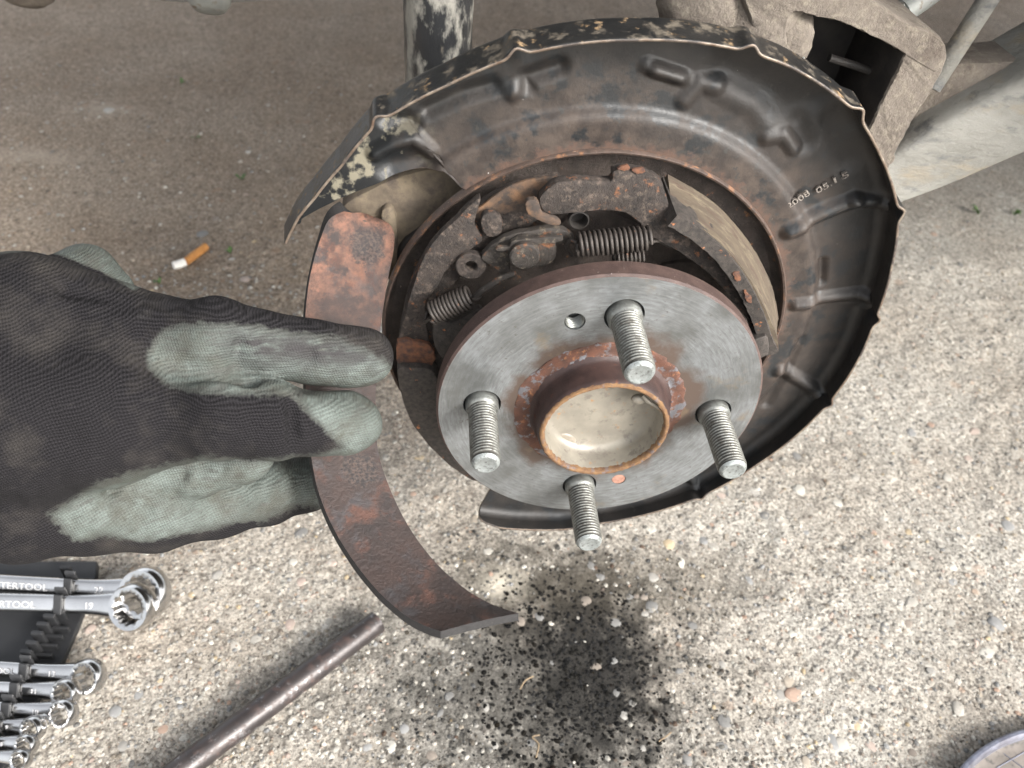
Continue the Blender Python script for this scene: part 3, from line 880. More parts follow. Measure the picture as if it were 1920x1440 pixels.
# wheel studs
def stud_mesh():
    vs, idx = [], []
    nth = 48
    rows = []
    for o in (-5.4, 1.0, 2.4):
        rows.append((o, 6.9, 0))
    rows.append((3.2, 6.6, 0))
    rows.append((3.8, 5.9, 0))
    o = 4.2
    while o < 31.2:
        rows.append((o, 5.95, 1)); o += 0.16
    rows += [(31.5, 5.3, 0), (32.0, 5.25, 0), (32.2, 5.6, 0), (33.0, 5.1, 0), (33.5, 4.5, 0), (33.6, 4.2, 0), (33.45, 3.9, 0), (33.35, 0.05, 0)]
    for (o, r, th) in rows:
        for k_ in range(nth):
            t = 2 * math.pi * k_ / nth
            rr = r
            if th:
                ph = (o / 1.5 - k_ / nth) % 1.0
                tri = abs(2 * ph - 1)
                rr = r - 0.92 * min(1.0, max(0.0, (tri - 0.16) / 0.74))
            vs.append(np.array([rr * math.cos(t), -o, rr * math.sin(t)]))
    fs = grid_faces(len(rows), nth, False, True)
    nt_ = len(rows) - 6
    mi = [1 if f[0] // nth >= nt_ else (2 if f[0] // nth < 4 else 0) for f in fs]
    me = bpy.data.meshes.new('wheel_stud')
    me.from_pydata([tuple(v * 0.001) for v in vs], [], fs)
    me.materials.append(M_stud); me.materials.append(M_studtip); me.materials.append(M_collar)
    me.polygons.foreach_set('material_index', mi)
    me.polygons.foreach_set('use_smooth', [True] * len(me.polygons))
    me.set_sharp_from_angle(angle=math.radians(50))
    return me
sm = stud_mesh()
for t in STUDA:
    o = bpy.data.objects.new('wheel_stud', sm)
    o.location = Vector((50 * math.cos(t), 0, 50 * math.sin(t))) * 0.001
    o.rotation_euler = (0, random.uniform(0, 6), 0)
    col.objects.link(o); o.parent = hub

# ---------------------------------------------------------------- dust shield
shield = empty('dust_shield', HUB, 'dark rusty sheet metal dust shield with ribbed rim round the hub', 'dust shield')
def pol_of(pts, o):
    q = [HP(x, y, o if np.isscalar(o) else o[i]) for i, (x, y) in enumerate(pts)]
    r = np.array([math.hypot(*v) for v in q]); t = np.array([math.degrees(math.atan2(v[1], v[0])) for v in q])
    t = np.where(t < -125, t + 360, t)
    k_ = np.argsort(t)
    return t[k_], r[k_]
def o_lip(t): return -38 + 3.5 * math.sin(math.radians(t)) if t < 130 else -38 + 3.5 * math.sin(math.radians(t))
LIP = [(900, 985), (1060, 993), (1130, 981), (1310, 933), (1420, 871), (1550, 760), (1640, 600), (1672, 500), (1684, 395), (1650, 290), (1598, 205), (1480, 125), (1390, 95), (1190, 76), (980, 103), (840, 160), (720, 225), (690, 250), (640, 312), (590, 372), (560, 408), (535, 458)]
ol = []
for (x, y) in LIP:
    a = HP(x, y, -38); ol.append(o_lip(math.degrees(math.atan2(a[1], a[0]))))
tl, rl = pol_of(LIP, ol)
INN = [(864, 347), (835, 318), (760, 330), (700, 350), (620, 385), (548, 425)]
ti, ri = pol_of(INN, -52)
T0, T1 = tl[0], tl[-1]
ribs = [(x, y) for x, y in ((700, 210), (965, 80), (1400, 93), (1605, 207), (1688, 395), (1645, 600), (1550, 760), (1312, 935))]
ribt = [pol_of([q], -38)[0][0] for q in ribs]
def Rl(t): return np.interp(t, tl, rl)
def rimbump(t): return sum(2.6 * math.exp(-((t - q) / 1.15) ** 2) for q in ribt)
def Ri(t):
    if t < ti[0] - 0.6: return 92.5
    return float(np.interp(t, np.r_[ti[0] - 0.6, ti], np.r_[93.0, ri]))
# pressed ribs and pads: polylines in pixels, half width, height
PRESS = [([(1478, 428), (1540, 402), (1600, 378)], 4.2, 3.2), ([(1490, 566), (1620, 552)], 3.6, 2.6),
         ([(1600, 372), (1665, 385)], 3.0, 2.2), ([(1620, 552), (1640, 590)], 3.0, 2.0),
         ([(1460, 690), (1510, 720), (1550, 752)], 4.0, 2.4), ([(1290, 890), (1312, 925)], 3.0, 2.2),
         ([(800, 212), (870, 180), (950, 158)], 4.5, -2.6), ([(950, 158), (985, 190)], 4.5, 2.4), ([(985, 190), (990, 150), (1050, 130)], 4.5, -2.6),
         ([(705, 290), (740, 268), (775, 258), (805, 290)], 4.0, 3.0), ([(735, 315), (790, 305)], 7.5, -3.2), ([(728, 225), (770, 235)], 5, -3),
         ([(1215, 125), (1285, 150)], 3.5, 1.6), ([(1285, 190), (1315, 158), (1345, 162)], 4.0, 1.8), ([(1345, 162), (1420, 205), (1440, 240)], 5.5, 1.1), ([(1360, 130), (1440, 165), (1480, 200), (1530, 190)], 9, -2.0),
         ([(1440, 262), (1470, 255), (1490, 280)], 3.6, 1.8), ([(1500, 235), (1515, 270)], 5.5, -1.6), ([(1560, 230), (1590, 300)], 8, -1.4),
         ([(1545, 495), (1543, 530)], 3.0, -2.0), ([(1230, 132), (1275, 146)], 3.0, 1.8), ([(1500, 640), (1470, 700), (1440, 760)], 4.0, -1.6)]
PR = [([HP(x, y, -52) for x, y in pl], w_, h_) for pl, w_, h_ in PRESS]
def seg_dist(P, A, B):
    AB = B - A
    t = np.clip(((P - A) @ AB) / (AB @ AB), 0, 1)
    return np.linalg.norm(P - (A + t[:, None] * AB), axis=1)
nT, nS = 760, 96
TT = np.linspace(T0, T1, nT)
Vsh = np.zeros((nT, nS + 16, 3))
for i, t in enumerate(TT):
    rb = rimbump(t)
    Rr, Rin, OL = Rl(t), Ri(t), o_lip(t)
    wing = max(0.0, min(1.0, (t - 127) / 3))
    Rc = Rr + 1.6 + rb * 0.8
    s = np.linspace(0, 1, nS)
    r = Rin + (Rc - 5.0 - Rin) * s
    o = np.full(nS, -54.0) + 3.6 * (1 - 1 / (1 + np.exp(-(r - 107.5) / 0.9)))
    o += rb * 0.55 * np.clip((s - 0.72) / 0.28, 0, 1)
    # fillet and rim wall
    fa_ = np.linspace(0, math.pi / 2, 7)[1:]
    r2 = (Rc - 5.0) + 5.0 * np.sin(fa_)
    o2 = o[-1] + 5.0 * (1 - np.cos(fa_))
    k_ = np.linspace(0, 1, 11)[1:]
    o3 = o2[-1] + (OL - o2[-1]) * k_
    r3 = Rc + (Rr + rb - Rc) * k_
    if t > T1 - 4:                       # the wing tapers to a point
        q = (T1 - t) / 4
        o3 = o2[-1] + (OL - o2[-1]) * k_
    if t < T0 + 5:
        q = ((t - T0) / 5) ** 0.5
        o3 = o2[-1] + (OL - o2[-1]) * k_ * (0.35 + 0.65 * q)
    r = np.r_[r, r2, r3]; o = np.r_[o, o2, o3]
    a_ = math.radians(t)
    Vsh[i, :, 0] = r * math.cos(a_); Vsh[i, :, 1] = r * math.sin(a_); Vsh[i, :, 2] = o
AB = Vsh[:, :, :2].reshape(-1, 2)
dz = np.zeros(len(AB))
for pl, w_, h_ in PR:
    d = np.min([seg_dist(AB, pl[k_], pl[k_ + 1]) for k_ in range(len(pl) - 1)], axis=0)
    x = np.clip(1 - d / (w_ * 1.25), 0, 1)
    dz += 1.1 * h_ * x * x * (3 - 2 * x)
fade = np.ones((nT, nS + 16)); fade[:, nS + 4:] = 0
Vsh[:, :, 2] += (dz.reshape(nT, -1) * fade)
Vsh[:, :, 2] += ((vnoise(Vsh[:, :, 0] + 300, Vsh[:, :, 1] + 300, 17, 33) - 0.5) * 1.0) * fade
G = np.stack([Vsh[:, :, 0], -Vsh[:, :, 2], HZ + Vsh[:, :, 1]], -1)
sh = build('shield_plate', G.reshape(-1, 3), grid_faces(nT, nS + 16), [M_shieldout, M_shield, M_edge], shield, smooth=70)
# real sheet thickness: inner skin, outer skin (muddy), bright cut edges
sol = sh.modifiers.new('thickness', 'SOLIDIFY'); sol.thickness = 0.0010; sol.offset = 0
sol.material_offset = 1; sol.material_offset_rim = 2

# raised date stamp on the plate
def text_mesh(txt, size):
    cu = bpy.data.curves.new('t', 'FONT'); cu.body = txt; cu.size = size; cu.extrude = 0.02 * size; cu.offset = -0.006 * size
    cu.resolution_u = 3
    ob = bpy.data.objects.new('t', cu); col.objects.link(ob)
    bpy.context.view_layer.update()
    me_ = bpy.data.meshes.new_from_object(ob.evaluated_get(bpy.context.evaluated_depsgraph_get()))
    bpy.data.objects.remove(ob)
    vs_ = np.array([v.co for v in me_.vertices]); fs_ = [list(p.vertices) for p in me_.polygons]
    return vs_, fs_
def put_text(name, txt, size, O, ux, uy, uz, m, parent, width=None, align='l'):
    vs_, fs_ = text_mesh(txt, size)
    w0 = vs_[:, 0].max() - vs_[:, 0].min(); vs_[:, 0] -= vs_[:, 0].min()
    if width: vs_[:, 0] *= width / w0; w0 = width
    if align == 'r': vs_[:, 0] -= w0
    if align == 'c': vs_[:, 0] -= w0 / 2
    P = [O + ux * v[0] + uy * v[1] + uz * v[2] for v in vs_]
    return build(name, P, fs_, m, parent, smooth=0)
M_stamp = mat('pale_stamped_paint', ((0.30, 0.27, 0.24), (0.12, 0.10, 0.085), 0.8), [], rough=0.45, bump=0.8, bscale=0.6)
for txt, q0, q1 in (('2008', (1478, 391), (1519, 364)), ('05.', (1532, 362), (1560, 347)), ('1', (1565, 343), (1569, 341)), ('5', (1579, 336), (1592, 330))):
    so_ = -50.6 if txt == '2008' else -52.5
    A = W(*HP(*q0, so_), so_); B = W(*HP(*q1, so_), so_)
    ux = (B - A) / np.linalg.norm(B - A)
    uz = np.array([0, -1.0, 0]); uy = np.cross(uz, ux)
    put_text('date_stamp', txt, 3.9, A - uz * 0.2, ux, uy, uz * 8, M_stamp, shield, width=np.linalg.norm(B - A))

# ---------------------------------------------------------------- drum backing dish
dish = empty('backing_plate', HUB, 'round dished backing plate with rusty lip inside the dust shield', 'backing plate')
vs, fs = lathe([(93.4, -52), (93.2, -48.2), (92.6, -47.5), (91.8, -47.9), (91.5, -50), (91.0, -55), (89, -57.5), (60, -58), (22, -58), (22, -9.6), (26, -9.5)], 180)
V = np.array(vs); nz_ = (vnoise(np.arctan2(V[:, 2] - HZ, V[:, 0]) * 60 + 300, V[:, 1] + 100, 4, 5) - 0.5) * 0.7
V[:, 1] += nz_; 
fi = [0 if (f[0] % 11) in (0, 1, 2, 3) else 1 for f in fs]
build('dish', V, fs, [M_liprust, M_dish], dish, idx=fi, smooth=50)
# bumps on the dish floor
plate('raised_pad', [(1050, 430), (1080, 400), (1130, 398), (1190, 420), (1260, 450), (1330, 480), (1330, 520), (1240, 500), (1120, 470)], -56, 6, M_dish, dish, bev=1.5)
plate('raised_pad', [(1240, 500), (1300, 492), (1340, 520), (1385, 560), (1400, 600), (1370, 600), (1320, 560), (1270, 520)], -54, 8, M_dish, dish, bev=1.5)
plate('rust_scab', [(1350, 505), (1372, 500), (1385, 525), (1378, 548), (1355, 540)], -52.5, 1.5, M_patch, dish, bev=0.5, rough=1.2)

# ---------------------------------------------------------------- left shoe web (lining torn off)
lw = empty('shoe_web', HUB, 'dark brown curved parking brake shoe web at the left, lining gone', 'brake shoe')
plate('web', [(1050, 333), (1000, 338), (952, 352), (905, 380), (858, 415), (815, 458), (782, 502), (762, 560), (750, 620), (745, 680), (752, 740), (775, 800), (830, 862), (900, 905), (960, 860), (900, 780), (860, 690), (830, 660), (818, 625), (800, 600), (808, 568), (850, 536), (870, 500), (905, 470), (960, 450), (1000, 420), (1040, 385)], -40, 3.5, M_web, lw, bev=1.2)
plate('rusty_edge', [(1052, 335), (1000, 336), (950, 352), (905, 385), (880, 402), (905, 412), (960, 398), (1005, 400), (1035, 385), (1058, 365)], -38.6, 1.2, M_webrust, lw, bev=0.5)
plate('shoe_table', [(900, 372), (855, 412), (812, 455), (790, 492), (772, 545), (757, 600), (750, 640), (800, 650), (800, 610), (797, 570), (815, 545), (840, 505), (880, 470), (905, 450), (890, 420)], -35.5, 4.0, M_web, lw, bev=1.4)
plate('notch_lug', [(905, 405), (925, 400), (942, 415), (938, 440), (915, 445), (903, 428)], -34, 3, M_web, lw, bev=1.0)
plate('rust_patch', [(745, 645), (775, 640), (812, 655), (812, 680), (785, 700), (752, 690)], -33.5, 2.5, M_patch, lw, bev=0.8, rough=1.0)
plate('lower_web', [(745, 700), (770, 690), (815, 700), (830, 760), (850, 830), (880, 880), (850, 880), (800, 830), (765, 780)], -30, 8, M_char, lw, bev=1.2)
plate('pivot_boss', [(815, 600), (850, 605), (900, 580), (905, 620), (870, 660), (840, 680), (815, 650)], -30, 4, M_char, lw, bev=1.0)
wc = HP(883, 500, -33)
vs, fs = lathe([(6.2, -36), (6.2, -33.2), (5.7, -32.8), (2.9, -32.8), (2.5, -33.3), (2.4, -37)], 40, centre=tuple(wc))
build('washer', vs, fs, M_web, lw)

# ---------------------------------------------------------------- right shoe with its lining
rs = empty('brake_shoe', HUB, 'curved parking brake shoe with worn tan lining at the upper right', 'brake shoe')
plate('web', [(1012, 372), (1030, 352), (1052, 341), (1100, 339), (1145, 340), (1150, 322), (1180, 318), (1215, 326), (1240, 342), (1252, 375), (1262, 420), (1300, 445), (1345, 480), (1385, 530), (1412, 580), (1430, 640), (1416, 640), (1400, 600), (1370, 560), (1330, 515), (1280, 478), (1240, 455), (1215, 440), (1195, 415), (1165, 398), (1120, 396), (1075, 400), (1030, 402), (1015, 392)], -28, 4.5, M_web, rs, bev=1.3)
F_ = [(1255, 418), (1300, 440), (1345, 475), (1385, 525), (1415, 580), (1438, 632), (1442, 660)]
B_ = [(1240, 340), (1290, 368), (1335, 400), (1380, 450), (1415, 505), (1436, 560), (1442, 600)]
FA = smoothpts([W(*HP(x, y, -22), -22) for x, y in F_], 5, False)
BA = smoothpts([W(*HP(x, y, -46), -46) for x, y in B_], 5, False)
ruled('lining', FA, BA, 4.0, M_lining, rs, n=70, mseg=14, flip=-1, bend=0.6, rough=0.14, smooth=45)
# charred table under the lining, with a flaky front edge
F2 = [(1252, 424), (1296, 449), (1338, 485), (1376, 535), (1404, 588), (1424, 640), (1436, 668)]
FB = smoothpts([W(*HP(x, y, -20.5), -20.5) for x, y in F2], 5, False)
BB = smoothpts([W(*(HP(x, y, -46) - np.array([2.5, 2.5])), -46) for x, y in B_], 5, False)
ruled('shoe_rim', FB, BB, 5.5, M_char, rs, n=90, mseg=6, flip=-1, rough=0.25, smooth=45)
plate('rust_flake', [(1375, 512), (1385, 510), (1390, 522), (1380, 526)], -19.6, 1, M_patch, rs, bev=0.3, rough=0.6)
plate('rust_flake', [(1396, 545), (1408, 556), (1410, 568), (1399, 562)], -19.2, 1, M_patch, rs, bev=0.3, rough=0.6)
plate('rust_flake', [(1158, 316), (1175, 310), (1182, 316), (1168, 320)], -27.2, 1, M_patch, rs, bev=0.3, rough=0.4)
plate('rust_flake', [(1186, 318), (1205, 316), (1210, 322), (1192, 325)], -27.2, 1, M_patch, rs, bev=0.3, rough=0.4)
plate('shoe_heel', [(1412, 640), (1438, 632), (1443, 660), (1428, 672), (1415, 662)], -18, 10, M_char, rs, bev=0.8, rough=0.8)

# ---------------------------------------------------------------- adjuster lever and pin
al = empty('adjuster_lever', HUB, 'dirty handbrake lever with round pin head between the two springs', 'lever')
plate('lever_plate', [(905, 478), (930, 455), (960, 440), (1000, 432), (1045, 428), (1070, 440), (1075, 452), (1050, 458), (1000, 462), (965, 470), (955, 500), (960, 520), (945, 525), (930, 505), (908, 492)], -32, 3, M_lever, al, bev=0.7)
plate('bent_tab', [(985, 385), (990, 376), (1005, 375), (1012, 385), (1018, 400), (1045, 412), (1052, 420), (1040, 424), (1010, 414), (990, 402)], -27, 2.5, M_webrust, al, bev=0.6)
plate('strap', [(932, 465), (955, 463), (962, 452), (1000, 448), (1050, 445), (1050, 453), (1000, 458), (966, 462), (958, 469), (934, 471)], -27, 2.0, M_lever, al, bev=0.4)
pc_ = HP(984, 483, -24)
vs, fs = lathe([(6.0, -36), (6.0, -24.6), (5.3, -24.0), (0.05, -23.8)], 40, centre=tuple(pc_))
build('pin_head', vs, fs, M_lever, al)
plate('link_body', [(1000, 458), (1035, 456), (1044, 470), (1038, 490), (1012, 502), (995, 498)], -29, 8, M_lever, al, bev=1.5)
vs, fs = tube_mesh([W(*HP(x, y, -27), -27) for x, y in ((884, 562), (905, 545), (940, 522), (968, 512))], [1.3, 1.6, 1.8, 1.2], 10)
build('link_rod', vs, fs, M_lever, al)
hc = HP(1085, 411, -40)
vs, fs = lathe([(4.2, -42), (4.2, -38.8), (3.6, -38.6), (3.3, -39.2), (3.2, -44), (0.05, -44)], 30, centre=tuple(hc))
build('dark_hole', vs, fs, M_black, al)

# ---------------------------------------------------------------- springs
def spring(name, label, q0, q1, o, R, wire, turns, hooks, group):
    A = W(*HP(*q0, o), o); B = W(*HP(*q1, o), o)
    e = empty(name, (A + B) / 2, label, 'spring', group)
    d = B - A; Ln = np.linalg.norm(d); d, u, v = frame_of(d)
    n = turns * 22
    path = []
    for i in range(n + 1):
        t = i / n; a_ = 2 * math.pi * turns * t
        rr = R * (0.93 + 0.07 * math.sin(math.pi * min(1, max(0, t))) )
        path.append(A + d * Ln * t + rr * (u * math.cos(a_) + v * math.sin(a_)))
    vs, fs = tube_mesh(path, wire, 8)
    build('coil', vs, fs, M_spring, e, smooth=60)
    for h in hooks:
        pts = smoothpts([W(*HP(x, y, oo), oo) for x, y, oo in h], 6, False)
        vs, fs = tube_mesh(pts, wire, 8)
        build('hook', vs, fs, M_spring, e, smooth=60)
    return e
SG = 'return springs above the hub flange'
spring('coil_spring', 'long horizontal coil spring right of the pin head above the hub', (1080, 459), (1218, 446), -26, 4.6, 0.72, 15, [[(1082, 455, -26), (1070, 450, -28), (1062, 462, -30), (1073, 480, -30)], [(1215, 455, -26), (1235, 452, -30), (1258, 462, -34), (1290, 462, -38)]], SG)
spring('coil_spring', 'short slanted coil spring at the left edge of the hub flange', (808, 588), (882, 556), -24, 4.6, 0.72, 11, [[(806, 596, -24), (796, 604, -27), (800, 585, -31)], [(884, 562, -24), (896, 560, -26), (905, 548, -28)]], SG)
spring('coil_spring', 'small partly hidden spring just behind the hub flange top', (1150, 482), (1204, 480), -33, 3.6, 0.6, 7, [], SG)

# ---------------------------------------------------------------- knuckle behind, caliper bracket, trailing arm, strut
kn = empty('stub_axle_carrier', W(-60, 30, -90), 'tan muddy casting seen through the gap left of the backing plate', 'casting')
plate('casting', [(640, 395), (700, 352), (770, 325), (850, 310), (900, 340), (880, 420), (800, 480), (748, 535), (724, 520), (712, 440)], -68, 30, M_knuckle, kn, bev=4)
plate('casting_ridge', [(715, 400), (735, 392), (745, 430), (742, 500), (725, 520), (722, 450)], -64, 6, M_knuckle, kn, bev=1.5)
plate('hub_carrier', [(740, 520), (800, 420), (1000, 330), (1300, 350), (1420, 520), (1380, 700), (1200, 860), (1000, 880), (800, 800)], -66, 60, M_black, kn, bev=2)

br = empty('caliper_bracket', W(110, 120, -70), 'brown dusty cast caliper bracket with a rectangular opening at top right', 'bracket')
def ring_plate(name, outer, inner, o0, th, m, parent, taper=0.0, th_in=None):
    """extruded frame: outer and inner outlines with the same number of points"""
    A = smoothpts([HP(x, y, o0) for x, y in outer], 8); B = smoothpts([HP(x, y, o0) for x, y in inner], 8)
    n = len(A)
    def lev(P, o, k_=1.0):
        c_ = P.mean(axis=0)
        return [W(*(c_ + (p - c_) * k_), o) for p in P]
    rings = [lev(A, o0 - th), lev(A, o0 - 3), lev(A, o0 - 0.9, 0.985), lev(A, o0, 0.96), lev(B, o0, 1.04), lev(B, o0 - 0.9, 1.012), lev(B, o0 - 2.5), lev(B, o0 - th, 0.97)]
    V = [p for r in rings for p in r]
    f = []
    for i in range(len(rings) - 1):
        for k_ in range(n):
            f.append((i * n + k_, i * n + (k_ + 1) % n, (i + 1) * n + (k_ + 1) % n, (i + 1) * n + k_))
    V = np.array(V) + np.random.default_rng(3).normal(0, 0.15, (len(V), 3))
    fi = [1 if q[0] // n >= 5 else 0 for q in f]  # inner faces blackened to paint the deep shade inside the opening
    return build(name, V, f, [m, M_black], parent, idx=fi, smooth=40)
OUT = [(1385, -60), (1500, -30), (1600, -20), (1700, 40), (1765, 70), (1778, 110), (1750, 170), (1715, 225), (1680, 290), (1655, 330), (1610, 290), (1590, 220), (1500, 130), (1420, 70)]
INN_ = [(1480, 40), (1495, 24), (1530, 32), (1575, 42), (1630, 66), (1690, 98), (1692, 108), (1675, 145), (1650, 195), (1628, 240), (1600, 262), (1570, 180), (1500, 110), (1478, 80)]
ring_plate('frame', OUT, INN_, -62, 42, M_bracket, br)
plate('shade_backing', [(1440, -10), (1560, 0), (1700, 70), (1720, 120), (1650, 270), (1600, 280), (1480, 140)], -103, 3, M_black, br, bev=0)  # black sheet added to stand for the shade deep in the opening
vs, fs = tube_mesh([W(*HP(x, y, -80), -80) for x, y in ((1555, 108), (1600, 122), (1648, 140))], 1.6, 10)
build('slide_pin', vs, fs, M_black, br)
for k_, (x, y) in enumerate(((1484, 92), (1493, 108))):
    vs, fs = tube_mesh([W(*HP(x, y, -66), -66), W(*HP(x + 8, y - 22, -74), -74)], [3.0, 3.4], 6)
    build('bolt_head', vs, fs, M_bushing, br, smooth=30)
# rough knobbly casting next to the bracket
kb = empty('suspension_knuckle', W(30, 150, -100), 'pale muddy lumpy casting behind the top of the dust shield', 'casting')
def lump(name, c_, r_, m, parent, seed):
    bm = bmesh.new(); bmesh.ops.create_icosphere(bm, subdivisions=4, radius=1.0)
    P = np.array([v.co for v in bm.verts]); f = [[v.index for v in q.verts] for q in bm.faces]; bm.free()
    k_ = 1 + 0.16 * (vnoise(P[:, 0] * 10 + 50, P[:, 2] * 10 + 50, 5, seed) - 0.5) + 0.10 * (vnoise(P[:, 1] * 10 + 50, P[:, 2] * 10 + 90, 2, seed + 1) - 0.5)
    P = P * k_[:, None] * np.array(r_) + np.array(c_)
    return build(name, P, f, m, parent, smooth=60)
for q, o, r_, s_ in (((1330, 10), -78, (20, 14, 22), 1), ((1420, 25), -76, (18, 14, 20), 2), ((1460, 75), -74, (13, 12, 14), 3), ((1385, -30), -84, (24, 18, 26), 4)):
    lump('lug', W(*HP(*q, o), o), r_, M_bracket, kb, s_)

arm = empty('trailing_arm', W(150, 60, -100), 'wide pale grey trailing arm running off to the right', 'suspension arm')
def beam(name, pts_top, pts_bot, o, depth, m, parent, seg=14):
    """rounded box beam: top and bottom edge polylines in pixels on plane o"""
    T_ = np.array([W(*HP(x, y, o), o) for x, y in pts_top]); B_2 = np.array([W(*HP(x, y, o), o) for x, y in pts_bot])
    n = 40
    T_, B_2 = resample(T_, n), resample(B_2, n)
    sec = []
    for k_ in range(32):                 # superellipse section
        a_ = 2 * math.pi * k_ / 32
        cx, cy = math.cos(a_), math.sin(a_)
        e_ = 0.28
        sec.append((math.copysign(abs(cx) ** e_, cx), math.copysign(abs(cy) ** e_, cy)))
    V = []
    for i in range(n):
        c_ = (T_[i] + B_2[i]) / 2; hv = (T_[i] - B_2[i]) / 2
        for sx, sy in sec:
            V.append(c_ + hv * sy + np.array([0, depth / 2 * (1 + sx), 0]))
    V = np.array(V)
    f = grid_faces(n, 32, False, True) + [tuple(range(32)), tuple((n - 1) * 32 + k_ for k_ in range(32))]
    return build(name, V, f, m, parent, smooth=50)
beam('beam', [(1540, 345), (1665, 300), (1760, 235), (1920, 150), (2300, -60), (2700, -280)], [(1560, 430), (1690, 388), (1780, 356), (1930, 292), (2300, 130), (2700, -60)], -84, 42, M_arm, arm)
plate('seam_flange', [(1745, 130), (1800, 118), (1860, 116), (1960, 105), (2080, 60), (2060, 120), (1930, 190), (1830, 215), (1760, 262), (1700, 300), (1690, 250)], -98, 22, M_bracket, arm, bev=3)
for (x, y, r_) in ((1665, 300, 3.2),):
    c_ = HP(x, y, -74)
    vs, fs = lathe([(r_, -84), (r_, -74.5), (r_ * 0.8, -74), (0.05, -74)], 24, centre=tuple(c_))
    build('rivet', vs, fs, M_bracket, arm)

cb = empty('brake_cable', W(190, 160, -110), 'thin pale grey rod running diagonally past the bracket at top right', 'cable')
vs, fs = tube_mesh([W(*HP(1745, 165, -92), -92), W(*HP(1800, 80, -96), -96), W(*HP(1868, -25, -100), -100), W(*HP(2000, -230, -104), -104)], 4.3, 16)
build('rod', vs, fs, M_arm, cb, smooth=60)
cb2 = empty('brake_hose', W(160, 180, -110), 'short grey-blue pipe end at the very top right of the bracket', 'pipe')
vs, fs = tube_mesh([W(*HP(1690, 22, -104), -104), W(*HP(1730, -5, -108), -108), W(*HP(1800, -60, -112), -112)], 5.4, 16)
build('pipe', vs, fs, M_bushing, cb2, smooth=60)
vs, fs = tube_mesh([W(*HP(1686, 10, -100), -100), W(*HP(1692, 24, -101), -101), W(*HP(1712, 22, -102), -102)], 2.0, 12)
build('clip', vs, fs, M_bushing, cb2, smooth=60)

# shock absorber (vertical tube)
sa = empty('shock_absorber', W(-68, 60, -135), 'black shock absorber tube caked with pale dried mud', 'shock absorber')
A = HP(758, 140, -135); B = HP(885, 140, -135)
ca, ra = (A[0] + B[0]) / 2, (B[0] - A[0]) / 2 * 1.02
path = [W(ca, b_, -135 - ra) for b_ in np.linspace(40, 330, 60)]
vs, fs = tube_mesh(path, ra, 40)
V = np.array(vs); V += (vnoise(V[:, 2], np.arctan2(V[:, 1] - 135 - ra, V[:, 0] - ca) * 14 + 100, 4, 71)[:, None] - 0.5) * 0.5
build('tube', V, fs, M_strut, sa, smooth=60)

# bushing peeking in at the top left
bsh = empty('suspension_bushing', CP(395, -20, 560), 'grey metal bushing poking down at the top edge, left of the shock', 'bushing')
c0 = CP(392, -22, 560)
right = M @ np.array([1.0, 0, 0]); dwn = M @ np.array([0, 1.0, 0])
V, f = tube_mesh([c0 - dwn * 22, c0 - dwn * 6, c0 + dwn * 2, c0 + dwn * 9, c0 + dwn * 13.5, c0 + dwn * 15], [15, 15, 15, 14, 11, 5], 28)
build('bush', V, f, M_bushing, bsh, smooth=60)
V, f = tube_mesh([c0 - right * 62 - dwn * 2.0, c0 - right * 30 - dwn * 0.5, c0, c0 + right * 30 - dwn * 0.5, c0 + right * 62 - dwn * 2], [7.2, 8.2, 9.5, 8.2, 7.2], 20)
build('link', V, f, M_bushing, bsh, smooth=60)
b2 = empty('exhaust_flange', CP(45, -20, 600), 'brown rounded metal end just showing at the top left corner', 'exhaust part')
c1 = CP(45, -24, 600)
V, f = tube_mesh([c1 - dwn * 20, c1 + dwn * 4, c1 + dwn * 9.5, c1 + dwn * 11.5], [22, 20, 14, 5], 28)
build('rounded_end', V, f, M_bracket, b2, smooth=60)

# ---------------------------------------------------------------- car body overhead (shades the hub and the ground behind it)
car = empty('car_body', (0, 300, 400), 'underside and wheel arch of the jacked up car above the hub', 'car')
sec = []
for x0, x1, y0, y1, z0, z1 in ((-330, 2000, 150, 1300, 455, 600),):
    sec.append(boxmesh(((x0 + x1) / 2, (y0 + y1) / 2, (z0 + z1) / 2), np.eye(3), ((x1 - x0) / 2, (y1 - y0) / 2, (z1 - z0) / 2)))
V, f = merge(sec)
build('floor_pan', V, f, M_under, car, smooth=0)
V = []
for i in range(25):
    t = math.radians(20 + 140 * i / 24)
    for y in (-35, 130):
        V.append((345 * math.cos(t), y, HZ + 345 * math.sin(t)))
f = grid_faces(25, 2)
build('wheel_arch_liner', V, f, M_under, car, smooth=60)
Vs_, Fs_ = [], []
top = 1250
for i in range(25):
    t = math.radians(20 + 140 * i / 24)
    x, z = 345 * math.cos(t), HZ + 345 * math.sin(t)
    Vs_ += [(x, -37, z), (x, -37, top), (x, -34, z), (x, -34, top)]
Fs_ = []
for i in range(24):
    Fs_ += [(4 * i, 4 * i + 4, 4 * i + 5, 4 * i + 1), (4 * i + 2, 4 * i + 3, 4 * i + 7, 4 * i + 6), (4 * i, 4 * i + 2, 4 * i + 6, 4 * i + 4)]
k1 = boxmesh((345 * math.cos(math.radians(20)) + 900, -36, 865), np.eye(3), (900, 1.5, 385))
k2 = boxmesh((-345 * math.cos(math.radians(20)) - 130, -36, 800), np.eye(3), (130, 1.5, 450))
V, f = merge([(Vs_, Fs_), k1, k2])
build('quarter_panel', V, f, M_body, car, smooth=0)

